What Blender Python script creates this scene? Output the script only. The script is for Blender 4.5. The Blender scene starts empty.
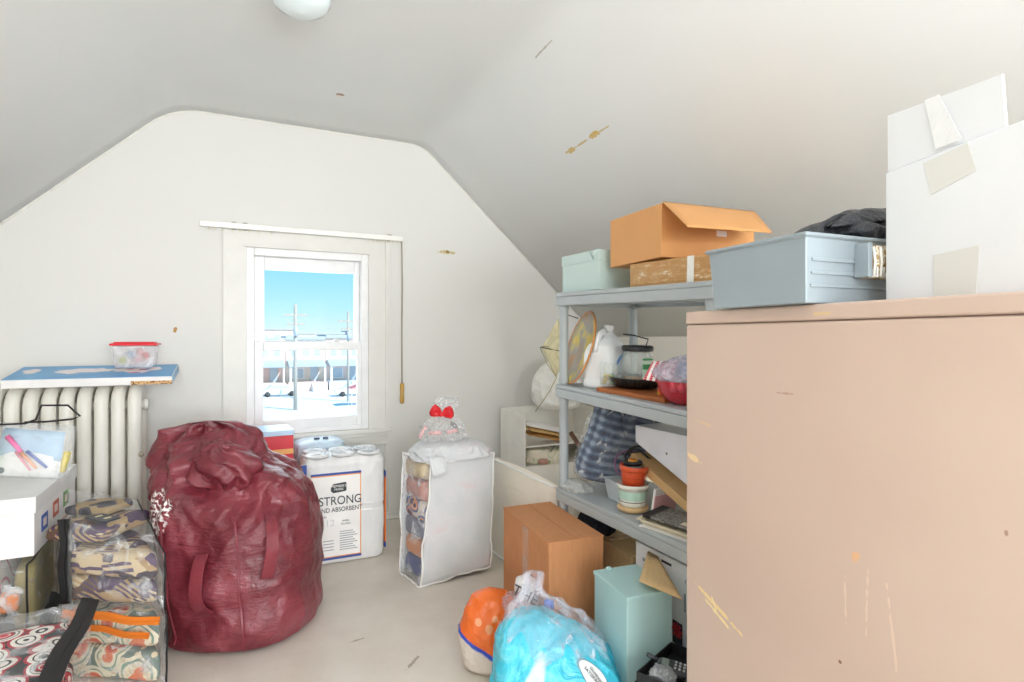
import bpy, bmesh, math, random
from mathutils import Vector, Matrix, noise
random.seed(7)
C = bpy.context.scene.collection
PI = math.pi
R = math.radians

# ------------------------------------------------------------------ materials
def lin(c):
    if isinstance(c, str):
        c = [int(c[i:i+2], 16) for i in (0, 2, 4)]
    o = []
    for v in c[:3]:
        v = v/255.0
        o.append(v/12.92 if v <= 0.04045 else ((v+0.055)/1.055)**2.4)
    return (o[0], o[1], o[2], 1.0)

class NT:
    """small node helper"""
    def __init__(s, name):
        s.m = bpy.data.materials.new(name); s.m.use_nodes = True
        s.t = s.m.node_tree; s.t.nodes.clear()
        s.out = s.n('ShaderNodeOutputMaterial')
    def n(s, typ, **kw):
        nd = s.t.nodes.new(typ)
        for k, v in kw.items():
            if k.startswith('_'): setattr(nd, k[1:], v)
            else:
                key = k.replace('__', ' ')
                nd.inputs[key].default_value = v
        return nd
    def l(s, a, b): s.t.links.new(a, b)
    def coord(s): return s.n('ShaderNodeTexCoord').outputs['Object']
    def mapping(s, vec, scale=(1, 1, 1), rot=(0, 0, 0), loc=(0, 0, 0)):
        mp = s.n('ShaderNodeMapping'); s.l(vec, mp.inputs['Vector'])
        mp.inputs['Scale'].default_value = scale; mp.inputs['Rotation'].default_value = rot; mp.inputs['Location'].default_value = loc
        return mp.outputs['Vector']
    def ramp(s, fac, stops, interp='LINEAR'):
        r = s.n('ShaderNodeValToRGB'); r.color_ramp.interpolation = interp
        e = r.color_ramp.elements
        while len(e) > 1: e.remove(e[-1])
        e[0].position = stops[0][0]; e[0].color = stops[0][1]
        for p, c in stops[1:]:
            x = e.new(p); x.color = c
        s.l(fac, r.inputs['Fac']); return r.outputs['Color']
    def mix(s, fac, a, b, mode='MIX'):
        m = s.n('ShaderNodeMix', _data_type='RGBA', _blend_type=mode)
        for sock, v in ((m.inputs[0], fac), (m.inputs[6], a), (m.inputs[7], b)):
            if hasattr(v, 'links'): s.l(v, sock)
            else: sock.default_value = v
        return m.outputs[2]
    def math(s, op, a, b=0.0, c=0.0):
        m = s.n('ShaderNodeMath', _operation=op)
        for i, v in enumerate((a, b, c)):
            if hasattr(v, 'links'): s.l(v, m.inputs[i])
            else: m.inputs[i].default_value = v
        return m.outputs[0]
    def noise(s, vec, scale, detail=3, rough=.5, out='Fac'):
        n = s.n('ShaderNodeTexNoise', Scale=scale, Detail=detail, Roughness=rough); s.l(vec, n.inputs['Vector'])
        return n.outputs[out]
    def bsdf(s, col, rough=.6, metal=0, bump=None, bstr=.2, bdist=.01, spec=.5, alpha=1, sub=0, trans=0):
        b = s.n('ShaderNodeBsdfPrincipled')
        for k, v in (('Base Color', col), ('Roughness', rough), ('Metallic', metal), ('Alpha', alpha), ('Specular IOR Level', spec), ('Transmission Weight', trans)):
            if hasattr(v, 'links'): s.l(v, b.inputs[k])
            else: b.inputs[k].default_value = v
        if sub:
            b.inputs['Subsurface Weight'].default_value = sub; b.inputs['Subsurface Radius'].default_value = (.02, .02, .02)
        if bump is not None:
            bp = s.n('ShaderNodeBump', Strength=bstr, Distance=bdist); s.l(bump, bp.inputs['Height']); s.l(bp.outputs[0], b.inputs['Normal'])
        s.l(b.outputs[0], s.out.inputs[0]); s.b = b
        return s.m

def blob(s, vec, center, ang, rx, ry, plane, nscale=60, namp=.5, thr=1.0, depthk=0.0):
    """soft edged stain mask with a shape of its own: ellipse in plane ('yz','xz','xy') broken by noise"""
    sub = s.n('ShaderNodeVectorMath', _operation='SUBTRACT'); s.l(vec, sub.inputs[0]); sub.inputs[1].default_value = center
    sp = s.n('ShaderNodeSeparateXYZ'); s.l(sub.outputs[0], sp.inputs[0])
    a, b = {'yz': (1, 2), 'xz': (0, 2), 'xy': (0, 1)}[plane]
    A, B = sp.outputs[a], sp.outputs[b]
    ca, sa = math.cos(ang), math.sin(ang)
    u = s.math('ADD', s.math('MULTIPLY', A, ca/rx), s.math('MULTIPLY', B, sa/rx))
    v = s.math('ADD', s.math('MULTIPLY', A, -sa/ry), s.math('MULTIPLY', B, ca/ry))
    d = s.math('ADD', s.math('MULTIPLY', u, u), s.math('MULTIPLY', v, v))
    c_ = {'yz': 0, 'xz': 1, 'xy': 2}[plane]; d = s.math('ADD', d, s.math('MULTIPLY', s.math('ABSOLUTE', sp.outputs[c_]), depthk))
    n = s.math('MULTIPLY', s.noise(vec, nscale, 3), namp*4)
    d = s.math('ADD', d, s.math('SUBTRACT', n, namp*2))
    r = s.ramp(d, [(0, (1, 1, 1, 1)), (.6*thr, (1, 1, 1, 1)), (min(1, 1.0*thr), (0, 0, 0, 1))])
    return r

def plain(name, col, rough=.55, metal=0, nscale=8, var=.05, bscale=200, bstr=.05, bdist=.002, spec=.5, sub=0, alpha=1):
    s = NT(name); v = s.coord(); c = lin(col)
    lo = tuple(x*(1-var) for x in c[:3])+(1,); hi = tuple(min(1, x*(1+var)) for x in c[:3])+(1,)
    colr = s.ramp(s.noise(v, nscale, 4), [(.3, lo), (.7, hi)])
    return s.bsdf(colr, rough, metal, s.noise(v, bscale, 2), bstr, bdist, spec, alpha, sub)

def cardboard(name, col, rough=.8):
    s = NT(name); v = s.coord(); c = lin(col)
    m = s.mapping(v, (1, 1, .15))
    k = s.noise(m, 90, 4)
    colr = s.ramp(k, [(.25, tuple(x*.88 for x in c[:3])+(1,)), (.75, tuple(x*1.07 for x in c[:3])+(1,))])
    return s.bsdf(colr, rough, 0, s.noise(v, 60, 3), .12, .003, .3)

def wrinkled(name, col, rough=.3, scale=14, bstr=.6, bdist=.01, var=.12, spec=.5, weave=0):
    s = NT(name); v = s.coord(); c = lin(col)
    n1 = s.n('ShaderNodeTexNoise', Scale=scale, Detail=6, Roughness=.6, Distortion=.8); s.l(v, n1.inputs['Vector'])
    h = n1.outputs['Fac']
    if weave:
        w1 = s.n('ShaderNodeTexWave', Scale=weave, _bands_direction='Z'); s.l(v, w1.inputs['Vector'])
        w2 = s.n('ShaderNodeTexWave', Scale=weave, _bands_direction='X'); s.l(v, w2.inputs['Vector'])
        ww = s.math('MULTIPLY', s.math('ADD', w1.outputs['Fac'], w2.outputs['Fac']), .035)
        h = s.math('ADD', h, ww)
    colr = s.ramp(n1.outputs['Fac'], [(.3, tuple(x*(1-var) for x in c[:3])+(1,)), (.7, tuple(min(1, x*(1+var)) for x in c[:3])+(1,))])
    return s.bsdf(colr, rough, 0, h, bstr, bdist, spec)

def film(name, col='f4f6f8', lo=.12, hi=.5, scale=18, rough=.12, bstr=.8):
    s = NT(name); v = s.coord()
    n = s.n('ShaderNodeTexNoise', Scale=scale, Detail=5, Roughness=.6, Distortion=1.5); s.l(v, n.inputs['Vector'])
    fac = s.ramp(n.outputs['Fac'], [(.42, (lo,)*3+(1,)), (.55, (lo*1.3,)*3+(1,)), (.68, (hi,)*3+(1,))])
    s.bsdf(lin(col), rough, 0, n.outputs['Fac'], bstr, .02, .8)
    tr = s.n('ShaderNodeBsdfTransparent'); mx = s.n('ShaderNodeMixShader')
    s.l(fac, mx.inputs[0]); s.l(tr.outputs[0], mx.inputs[1]); s.l(s.b.outputs[0], mx.inputs[2]); s.l(mx.outputs[0], s.out.inputs[0])
    return s.m

def voro(name, stops, scale=12, rough=.8, feature='F1', dist=.5, interp='CONSTANT', stretch=(1, 1, 1), rot=(0, 0, 0), mixn=0):
    """printed cloth: rings / motifs from a cell texture"""
    s = NT(name); v = s.mapping(s.coord(), stretch, rot)
    nz = s.n('ShaderNodeTexNoise', Scale=scale*.6, Detail=2); s.l(v, nz.inputs['Vector'])
    vm = s.n('ShaderNodeVectorMath', _operation='MULTIPLY_ADD'); s.l(nz.outputs['Color'], vm.inputs[0]); vm.inputs[1].default_value = (dist/scale,)*3; s.l(v, vm.inputs[2])
    vt = s.n('ShaderNodeTexVoronoi', Scale=scale, _feature=feature); s.l(vm.outputs[0], vt.inputs['Vector'])
    col = s.ramp(vt.outputs['Distance'], [(p, lin(c)) for p, c in stops], interp)
    if mixn:
        fine = s.n('ShaderNodeTexVoronoi', Scale=scale*3.2); s.l(v, fine.inputs['Vector'])
        col = s.mix(s.math('LESS_THAN', fine.outputs['Distance'], .33), col, lin(mixn))
    return s.bsdf(col, rough, 0, s.noise(v, 140, 2), .3, .003, .2)

def stripes(name, cols, scale=8, rot=(0, 0, 0), dist=3, rough=.8):
    s = NT(name); v = s.mapping(s.coord(), (1, 1, 1), rot)
    w = s.n('ShaderNodeTexWave', Scale=scale, Distortion=dist, Detail=1, _wave_profile='SAW'); s.l(v, w.inputs['Vector']); w.inputs['Detail Scale'].default_value = .6
    n = len(cols)
    col = s.ramp(w.outputs['Fac'], [(i/n, lin(c)) for i, c in enumerate(cols)], 'CONSTANT')
    w2 = s.n('ShaderNodeTexWave', Scale=scale*2.7, Distortion=1, _bands_direction='Z'); s.l(v, w2.inputs['Vector'])
    k = s.math('GREATER_THAN', w2.outputs['Fac'], .82)
    col = s.mix(s.math('MULTIPLY', k, .55), col, lin(cols[-1]))
    return s.bsdf(col, rough, 0, s.noise(v, 120, 2), .3, .003, .2)

# ------------------------------------------------------------------ mesh building
class MB:
    def __init__(s): s.v = []; s.f = []; s.smooth = []
    def add(s, vs, fs, sm=False):
        o = len(s.v); s.v += [tuple(v) for v in vs]; s.f += [tuple(i+o for i in f) for f in fs]; s.smooth += [sm]*len(fs); return s
    def box(s, c, d, rot=None):
        x, y, z = (k/2 for k in d)
        vs = [Vector((a*x, b*y, e*z)) for a in (-1, 1) for b in (-1, 1) for e in (-1, 1)]
        if rot is not None: vs = [rot @ v for v in vs]
        c = Vector(c)
        return s.add([v+c for v in vs], [(0, 1, 3, 2), (4, 6, 7, 5), (0, 4, 5, 1), (2, 3, 7, 6), (0, 2, 6, 4), (1, 5, 7, 3)])
    def span(s, a, b):
        return s.box([(p+q)/2 for p, q in zip(a, b)], [abs(q-p) for p, q in zip(a, b)])
    def hexa(s, b, t):
        """8 corners: four of the bottom ring then four of the top ring"""
        return s.add(list(b)+list(t), [(3, 2, 1, 0), (4, 5, 6, 7), (0, 1, 5, 4), (1, 2, 6, 5), (2, 3, 7, 6), (3, 0, 4, 7)])
    def quad(s, a, b, c, d, n=1, th=.0015, bulge=0):
        """a curved sheet with real thickness between four corners"""
        a, b, c, d = map(Vector, (a, b, c, d)); nrm = (b-a).cross(d-a).normalized()
        N = max(1, n); top = []; 
        for j in range(N+1):
            for i in range(N+1):
                u, w = i/N, j/N
                p = a*(1-u)*(1-w)+b*u*(1-w)+c*u*w+d*(1-u)*w
                p = p+nrm*bulge*math.sin(PI*u)*math.sin(PI*w); top.append(p)
        bot = [p-nrm*th for p in top]; K = (N+1)**2; fs = []
        for j in range(N):
            for i in range(N):
                k = j*(N+1)+i
                fs.append((k, k+1, k+N+2, k+N+1)); fs.append((K+k, K+k+N+1, K+k+N+2, K+k+1))
        ring = [i for i in range(N)]+[N+j*(N+1) for j in range(N)]+[K-1-i for i in range(N)]+[(N-j)*(N+1) for j in range(N)]
        for i in range(len(ring)):
            p, q = ring[i], ring[(i+1) % len(ring)]; fs.append((q, p, K+p, K+q))
        return s.add(top+bot, fs, N > 1)
    def tube(s, pts, r, n=8, closed=False, flat=None):
        pts = [Vector(p) for p in pts]; m = len(pts); rs = r if isinstance(r, (list, tuple)) else [r]*m
        vs = []; up = Vector((0, 0, 1))
        t0 = (pts[1]-pts[0]).normalized()
        if abs(t0.dot(up)) > .9: up = Vector((1, 0, 0))
        nx = t0.cross(up).normalized()
        for i, p in enumerate(pts):
            if closed: t = (pts[(i+1) % m]-pts[i-1]).normalized()
            else: t = (pts[min(i+1, m-1)]-pts[max(i-1, 0)]).normalized()
            nx = (nx-t*nx.dot(t)).normalized(); ny = t.cross(nx)
            for k in range(n):
                a = 2*PI*k/n
                fx, fy = (1, 1) if flat is None else flat
                vs.append(p+nx*math.cos(a)*rs[i]*fx+ny*math.sin(a)*rs[i]*fy)
        fs = []
        for i in range(m if closed else m-1):
            j = (i+1) % m
            for k in range(n):
                l = (k+1) % n; fs.append((i*n+k, i*n+l, j*n+l, j*n+k))
        if not closed: fs += [tuple(reversed(range(n))), tuple(range((m-1)*n, m*n))]
        return s.add(vs, fs, True)
    def lathe(s, prof, n=32, c=(0, 0, 0), closed=True, cap=True):
        vs = []; fs = []; m = len(prof)
        for r, z in prof:
            for k in range(n):
                a = 2*PI*k/n; vs.append((c[0]+r*math.cos(a), c[1]+r*math.sin(a), c[2]+z))
        for i in range(m-1):
            for k in range(n):
                l = (k+1) % n; fs.append((i*n+k, i*n+l, (i+1)*n+l, (i+1)*n+k))
        if cap: fs += [tuple(reversed(range(n))), tuple(range((m-1)*n, m*n))]
        return s.add(vs, fs, True)
    def prism(s, poly, d, axis='y'):
        """poly in the plane normal to axis, extruded from d[0] to d[1]"""
        n = len(poly)
        def P(u, v, w): return {'y': (u, w, v), 'x': (w, u, v), 'z': (u, v, w)}[axis]
        vs = [P(u, v, d[0]) for u, v in poly]+[P(u, v, d[1]) for u, v in poly]
        return s.add(vs, [tuple(range(n)), tuple(reversed(range(n, 2*n)))]+[(i, n+i, n+(i+1) % n, (i+1) % n) for i in range(n)])
    def xf(s, M_):
        s.v = [tuple(M_ @ Vector(v)) for v in s.v]; return s
    def build(s, name, mat, parent=None, bevel=0, seg=2, subd=0, loc=None, rot=None, ws=True):
        me = bpy.data.meshes.new(name); me.from_pydata(s.v, [], s.f); me.validate()
        bm = bmesh.new(); bm.from_mesh(me); bmesh.ops.recalc_face_normals(bm, faces=bm.faces); bm.to_mesh(me); bm.free()
        for p, sm in zip(me.polygons, s.smooth if len(s.smooth) == len(me.polygons) else [False]*len(me.polygons)): p.use_smooth = sm
        me.materials.append(mat)
        o = bpy.data.objects.new(name, me); C.objects.link(o)
        if parent: o.parent = parent
        if loc is not None: o.location = loc
        if rot is not None: o.rotation_euler = rot
        if bevel:
            b = o.modifiers.new('bevel', 'BEVEL'); b.width = bevel; b.segments = seg; b.limit_method = 'ANGLE'; b.angle_limit = R(35); b.harden_normals = False
            for p in me.polygons: p.use_smooth = True
            w = o.modifiers.new('wn', 'WEIGHTED_NORMAL'); w.keep_sharp = True
        if subd:
            b = o.modifiers.new('sub', 'SUBSURF'); b.levels = subd; b.render_levels = subd
            for p in me.polygons: p.use_smooth = True
        return o

def tag(o, label=None, cat=None, group=None, kind=None):
    if label: o['label'] = label
    if cat: o['category'] = cat
    if group: o['group'] = group
    if kind: o['kind'] = kind
    return o
def thing(name, label, cat, loc=(0, 0, 0), rz=0, group=None, rot=None):
    o = bpy.data.objects.new(name, None); C.objects.link(o); o.empty_display_size = .1
    o.location = loc; o.rotation_euler = rot if rot else (0, 0, rz)
    return tag(o, label, cat, group)
def struct(o): o['kind'] = 'structure'; return o
def sroot(name):
    o = bpy.data.objects.new(name, None); C.objects.link(o); o['kind'] = 'structure'; return o
def text(s, size, loc, rot, mat, parent, name='lettering', align='CENTER', sx=1, ext=.0004):
    cu = bpy.data.curves.new(name, 'FONT'); cu.body = s; cu.size = size; cu.align_x = align; cu.align_y = 'CENTER'; cu.extrude = ext
    cu.materials.append(mat); o = bpy.data.objects.new(name, cu); C.objects.link(o)
    dg = bpy.context.evaluated_depsgraph_get(); me = bpy.data.meshes.new_from_object(o.evaluated_get(dg), depsgraph=dg)
    bpy.data.objects.remove(o); m_ = bpy.data.objects.new(name, me); C.objects.link(m_)
    if not me.materials: me.materials.append(mat)
    m_.parent = parent; m_.location = loc; m_.rotation_euler = rot; m_.scale = (sx, 1, 1); return m_

def lerp_rows(rows, t):
    z0, z1 = rows[0][0], rows[-1][0]; z = z0+(z1-z0)*t
    for i in range(len(rows)-1):
        a, b = rows[i], rows[i+1]
        if z <= b[0] or i == len(rows)-2:
            k = (z-a[0])/max(1e-9, b[0]-a[0]); k = max(0, min(1, k))
            p = rows[i-1] if i > 0 else a; q = rows[i+2] if i+2 < len(rows) else b
            out = []
            for w in range(1, len(a)):   # catmull-rom through the rows
                p0, p1, p2, p3 = p[w], a[w], b[w], q[w]
                out.append(.5*((2*p1)+(-p0+p2)*k+(2*p0-5*p1+4*p2-p3)*k*k+(-p0+3*p1-3*p2+p3)*k**3))
            return [z]+out
    return list(rows[-1])
class Sack:
    """soft body: rows of (z, cx, cy, half x, half y, squareness), displaced by a fold function"""
    def __init__(s, rows, fold=None, ns=96, nt=64):
        s.rows = rows; s.fold = fold; s.ns = ns; s.nt = nt
    def p(s, a, t, out=0.0):
        z, cx, cy, hx, hy, e = lerp_rows(s.rows, t)
        hx = max(hx, .002); hy = max(hy, .002); e = max(.5, e)
        c, q = math.cos(a), math.sin(a)
        x = abs(c)**(2/e)*(1 if c >= 0 else -1); y = abs(q)**(2/e)*(1 if q >= 0 else -1)
        v = Vector((cx+hx*x, cy+hy*y, z))
        nrm = Vector((x/hx, y/hy, 0)).normalized() if (abs(x)+abs(y)) > 1e-6 else Vector((1, 0, 0))
        d = s.fold(v, a, t, nrm) if s.fold else 0
        if isinstance(d, Vector): return v+d+nrm*out
        return v+nrm*(d+out)
    def mesh(s, mb=None, t0=0, t1=1, a0=0, a1=None):
        mb = mb or MB(); vs = []; fs = []
        full = a1 is None
        n = s.ns; m = s.nt
        cols = n if full else n+1
        for j in range(m+1):
            for i in range(cols):
                a = a0+(2*PI if full else a1-a0)*i/n
                vs.append(s.p(a, t0+(t1-t0)*j/m))
        for j in range(m):
            for i in range(n):
                k = (i+1) % cols if full else i+1
                fs.append((j*cols+i, j*cols+k, (j+1)*cols+k, (j+1)*cols+i))
        if full:
            cb = sum((vs[i] for i in range(cols)), Vector())/cols; ct = sum((vs[m*cols+i] for i in range(cols)), Vector())/cols
            vs += [cb, ct]; B = len(vs)-2
            for i in range(n):
                k = (i+1) % cols; fs.append((B, k, i)); fs.append((B+1, m*cols+i, m*cols+k))
        mb.add(vs, fs, True); return mb
def crumple(amp, sc, seed=0, vstretch=.5, ridge=True):
    def f(v, a, t, n):
        q = Vector((v.x*sc+seed, v.y*sc, v.z*sc*vstretch))
        r = 0; am = 1
        for k in range(3):
            x = noise.noise(q*(2**k))
            r += am*((1-abs(x)*2.2) if ridge else x); am *= .5
        return amp*(r-.6)*min(1, t*8+.2)
    return f
def slab(mb, c, d, rr, n=6, rot=0, jit=0, e1=.35, e2=.3, e3=.5):
    """soft folded-cloth slab: rounded box from a superellipsoid"""
    vs = []; fs = []; N, Mm = 40, 20
    ca, sa = math.cos(rot), math.sin(rot)
    for j in range(Mm+1):
        ph = -PI/2+PI*j/Mm
        for i in range(N):
            th = 2*PI*i/N
            def sp(x, e): return abs(x)**e*(1 if x >= 0 else -1)
            x = d[0]/2*sp(math.cos(ph), e1)*sp(math.cos(th), e2); y = d[1]/2*sp(math.cos(ph), e1)*sp(math.sin(th), e2); z = d[2]/2*sp(math.sin(ph), e3)
            q = noise.noise(Vector((x*9+c[0]*7, y*9, z*9+c[2]*31)))*jit
            x, y = x*(1+q), y*(1+q); z = z*(1+q)+noise.noise(Vector((x*6, y*6, c[2]*10)))*jit*.1
            vs.append((c[0]+x*ca-y*sa, c[1]+x*sa+y*ca, c[2]+z))
    for j in range(Mm):
        for i in range(N):
            k = (i+1) % N; fs.append((j*N+i, j*N+k, (j+1)*N+k, (j+1)*N+i))
    fs += [tuple(reversed(range(N))), tuple(range(Mm*N, Mm*N+N))]
    return mb.add(vs, fs, True)
# ------------------------------------------------------------------ the room
YW = 3.745          # inner face of the window wall
YB = -2.6           # inner face of the wall behind the camera
XL, XR = -1.66, 2.60

def wall_mat(name, base, stains, plane):
    s = NT(name); v = s.coord(); c = lin(base)
    col = s.ramp(s.noise(v, 1.3, 4), [(.3, tuple(x*.965 for x in c[:3])+(1,)), (.7, c)])
    for (cen, ang, rx, ry, tint, thr, ns) in stains:
        m = blob(s, v, cen, ang, rx, ry, 'xy' if cen[2] > 2.505 else plane, ns, .9, thr, .6); col = s.mix(m, col, lin(tint))
    h = s.math('ADD', s.noise(v, 5, 5), s.math('MULTIPLY', s.noise(v, 90, 2), .08))
    return s.bsdf(col, .65, 0, h, .22, .012, .25)

m_wall = wall_mat('painted plaster wall', 'e3e2de', [
    ((1.34, YW, 1.795), -.02, .07, .012, 'c9b98a', 1, 70), ((1.345, YW, 1.80), 0, .014, .010, '8a6c3c', 1, 90),
    ((-.29, YW, 1.245), 1.4, .018, .011, 'b98f55', 1, 50)], 'xz')
m_wall2 = wall_mat('painted plaster side wall', 'e2ded4', [], 'yz')
m_ceil = wall_mat('painted plaster ceiling', 'e2e4e4', [
    ((1.555, 2.47, 2.158), -.03, .05, .010, 'ccb070', .9, 45), ((1.545, 2.25, 2.167), -.03, .045, .011, 'ccae66', 1, 45), ((1.55, 2.33, 2.163), -.03, .20, .0035, 'c9b78c', .8, 30), 
    ((.523, 3.164, 2.511), 0, .022, .028, 'a88a7c', 1, 60), ((.53, 3.18, 2.511), 0, .03, .012, 'e9e2da', 1, 60), ((1.22, 2.17, 2.461), -.03, .10, .003, 'b3b1aa', 1, 40)], 'yz')
m_trim = plain('white gloss trim paint', 'e2e1dc', .35, bscale=30, bstr=.1)
m_seam = plain('caulk bead paint', 'e6e4dd', .5)

def make_floor():
    s = NT('beige vinyl floor'); v = s.coord()
    c = lin('d6cec2')
    n = s.noise(v, 3.5, 6, .6)
    col = s.ramp(n, [(.3, lin('cec5b8')), (.55, lin('d7cfc4')), (.75, lin('ded7ce'))])
    n2 = s.noise(v, 45, 4, .7)
    col = s.mix(s.ramp(n2, [(.6, (0, 0, 0, 1)), (.72, (.35, .35, .35, 1))]), col, lin('b5a892'))
    for (cx, cy, ang, rx, ry) in ((1.03, 2.42, .2, .012, .012), (.6, 2.05, .8, .05, .008), (.45, 2.3, .1, .03, .006)):
        col = s.mix(blob(s, v, (cx, cy, 0), ang, rx, ry, 'xy', 60, .8), col, lin('a09684'))
    return s.bsdf(col, .42, 0, s.noise(v, 30, 5), .12, .004, .4)
struct(MB().span((XL-.2, YB-.2, -.12), (XR+.2, YW+.2, 0)).build('floor', make_floor()))

# ceiling: two sloping sides and a flat strip, rounded where they meet
def ceiling_profile():
    P = [Vector((XL-.01, 1.193)), Vector((-.301, 2.511)), Vector((1.164, 2.511)), Vector((XR+.01, 1.203))]
    out = [P[0]]
    for i, d in ((1, .16), (2, .09)):
        a = P[i]+(P[i-1]-P[i]).normalized()*d; b = P[i]+(P[i+1]-P[i]).normalized()*d
        for k in range(9):
            t = k/8; out.append(a*(1-t)**2+P[i]*2*t*(1-t)+b*t*t)
    out.append(P[3]); return out
prof = ceiling_profile()
def offset(prof, d):
    o = []
    for i, p in enumerate(prof):
        a = prof[max(0, i-1)]; b = prof[min(len(prof)-1, i+1)]; t = (b-a).normalized(); o.append(p+Vector((-t.y, t.x))*d)
    return o
mb = MB(); pi = prof; po = offset(prof, .15); n = len(pi); NY = 60
vs = []; fs = []
for j in range(NY+1):
    y = YB+(YW-YB)*j/NY
    for p in pi:
        w = .006*noise.noise(Vector((p.x*1.3, y*1.1, p.y)))
        vs.append((p.x, y, p.y+(w if 0 < j < NY else 0)))
for j in range(NY):
    for i in range(n-1): fs.append((j*n+i, j*n+i+1, (j+1)*n+i+1, (j+1)*n+i))
k = len(vs)
for y in (YB, YW):
    for p in po: vs.append((p.x, y, p.y))
for i in range(n-1): fs.append((k+i, k+n+i, k+n+i+1, k+i+1))
for i in range(n-1): fs.append((i, k+i, k+i+1, i+1)); fs.append((NY*n+i, NY*n+i+1, k+n+i+1, k+n+i))
fs.append((k,)+tuple(j*n for j in range(NY+1))+(k+n,)); fs.append((k+2*n-1,)+tuple((NY-j)*n+n-1 for j in range(NY+1))+(k+n-1,))
mb.add(vs, fs, True)
o = mb.build('ceiling', m_ceil); struct(o)
for p in o.data.polygons: p.use_smooth = len(p.vertices) == 4 and abs(p.normal.y) < .9
struct(MB().tube([(p.x, YW-.001, p.y-.004) for p in prof], .0065, 6).build('trim_1', m_seam))

struct(MB().span((XL-.2, YB, 0), (XL, YW, 1.2)).build('wall_left', m_wall2))
struct(MB().span((XR, YB, 0), (XR+.2, YW, 1.21)).build('wall_right', m_wall2))
# window wall with its opening
WX0, WX1, WZ0, WZ1 = .085, .787, .60, 1.735
mb = MB()
mb.span((XL-.2, YW, 0), (WX0, YW+.24, 2.75)); mb.span((WX1, YW, 0), (XR+.2, YW+.24, 2.75))
mb.span((WX0, YW, 0), (WX1, YW+.24, WZ0)); mb.span((WX0, YW, WZ1), (WX1, YW+.24, 2.75))
struct(mb.build('wall_front', m_wall))
# wall behind the camera, with a wide opening added for the fill light
BX0, BX1, BZ0, BZ1 = -.8, 1.8, .75, 1.95
mb = MB()
mb.span((XL-.2, YB-.24, 0), (BX0, YB, 2.75)); mb.span((BX1, YB-.24, 0), (XR+.2, YB, 2.75))
mb.span((BX0, YB-.24, 0), (BX1, YB, BZ0)); mb.span((BX0, YB-.24, BZ1), (BX1, YB, 2.75))
struct(mb.build('wall_back', m_wall))
struct(MB().span((XL, YW-.012, 0), (XR, YW, .05)).build('baseboard_front', m_trim, bevel=.004))
struct(MB().span((XL, YB, 0), (XL+.012, YW-.013, .05)).build('baseboard_left', m_trim, bevel=.004))

# ------------------------------------------------------------------ window_1
def glass_mat():
    s = NT('window glass'); tr = s.n('ShaderNodeBsdfTransparent'); gl = s.n('ShaderNodeBsdfGlossy', Roughness=.03); fr = s.n('ShaderNodeFresnel', IOR=1.06)
    mx = s.n('ShaderNodeMixShader'); s.l(fr.outputs[0], mx.inputs[0]); s.l(tr.outputs[0], mx.inputs[1]); s.l(gl.outputs[0], mx.inputs[2]); s.l(mx.outputs[0], s.out.inputs[0]); return s.m
m_glass = glass_mat()
m_vinyl = plain('white vinyl sash', 'eeeeee', .35, bscale=20, bstr=.03)
m_casing = plain('cream painted casing', 'dfddd7', .4, bscale=25, bstr=.15, var=.03)
w1 = sroot('window_1')
def frame_mb(x0, x1, z0, z1, wl, wr, wb, wt, y0, y1):
    mb = MB()
    mb.span((x0, y0, z0), (x0+wl, y1, z1)); mb.span((x1-wr, y0, z0), (x1, y1, z1))
    mb.span((x0+wl, y0, z0), (x1-wr, y1, z0+wb)); mb.span((x0+wl, y0, z1-wt), (x1-wr, y1, z1)); return mb
mb = frame_mb(-.047, .927, .60, 1.835, .122, .131, .0001, .093, YW-.018, YW+.0)
mb.span((-.047, YW-.028, .60), (-.027, YW-.018, 1.835)); mb.span((.905, YW-.028, .60), (.927, YW-.018, 1.835))
mb.build('window_casing', m_casing, w1, bevel=.004)
MB().prism([(.060, 1.757), (.811, 1.757), (.811, 1.742), (.796, 1.742), (.075, 1.742), (.060, 1.742)], (YW-.024, YW-.018)).build('casing_bead', m_casing, w1, bevel=.002)
frame_mb(.075, .796, .612, 1.742, .045, .045, .03, .045, YW-.010, YW+.12).build('window_frame', m_vinyl, w1, bevel=.004)
frame_mb(.120, .751, 1.13, 1.697, .058, .034, .035, .078, YW+.045, YW+.075).build('upper_sash', m_vinyl, w1, bevel=.005)
ls = frame_mb(.120, .758, .635, 1.178, .050, .032, .065, .056, YW+.004, YW+.038); ls.build('lower_sash', m_vinyl, w1, bevel=.005)
MB().span((.175, YW+.058, 1.16), (.722, YW+.062, 1.622)).build('window_pane', m_glass, w1)
MB().span((.168, YW+.019, .698), (.728, YW+.023, 1.124)).build('window_pane', m_glass, w1)
mb = MB()
for x in (.28, .60): mb.span((x-.02, YW+.002, 1.178), (x+.02, YW+.034, 1.190)); mb.span((x-.012, YW-.004, 1.186), (x+.012, YW+.02, 1.194))
mb.build('sash_lock', m_vinyl, w1, bevel=.002)
mb = MB().span((-.06, YW-.045, .585), (.945, YW, .612)); mb.span((-.04, YW-.014, .50), (.925, YW, .585)); mb.span((-.04, YW-.026, .56), (.925, YW, .585))
mb.build('window_sill', m_casing, w1, bevel=.004)
# the panel below the sill runs to the floor between two thin battens
mb = MB().span((.905, YW-.008, .05), (.927, YW, .50)); mb.build('casing_batten', m_casing, w1, bevel=.002)

w2 = sroot('added_window')  # unseen window, added behind the camera to frame the fill light
mb = frame_mb(BX0, BX1, BZ0, BZ1, .06, .06, .06, .06, YB-.16, YB-.06); mb.span((.46, YB-.15, BZ0+.06), (.54, YB-.07, BZ1-.06)); mb.build('window_frame', m_vinyl, w2)
MB().span((BX0+.06, YB-.112, BZ0+.06), (BX1-.06, YB-.108, BZ1-.06)).build('window_pane', m_glass, w2)

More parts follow.
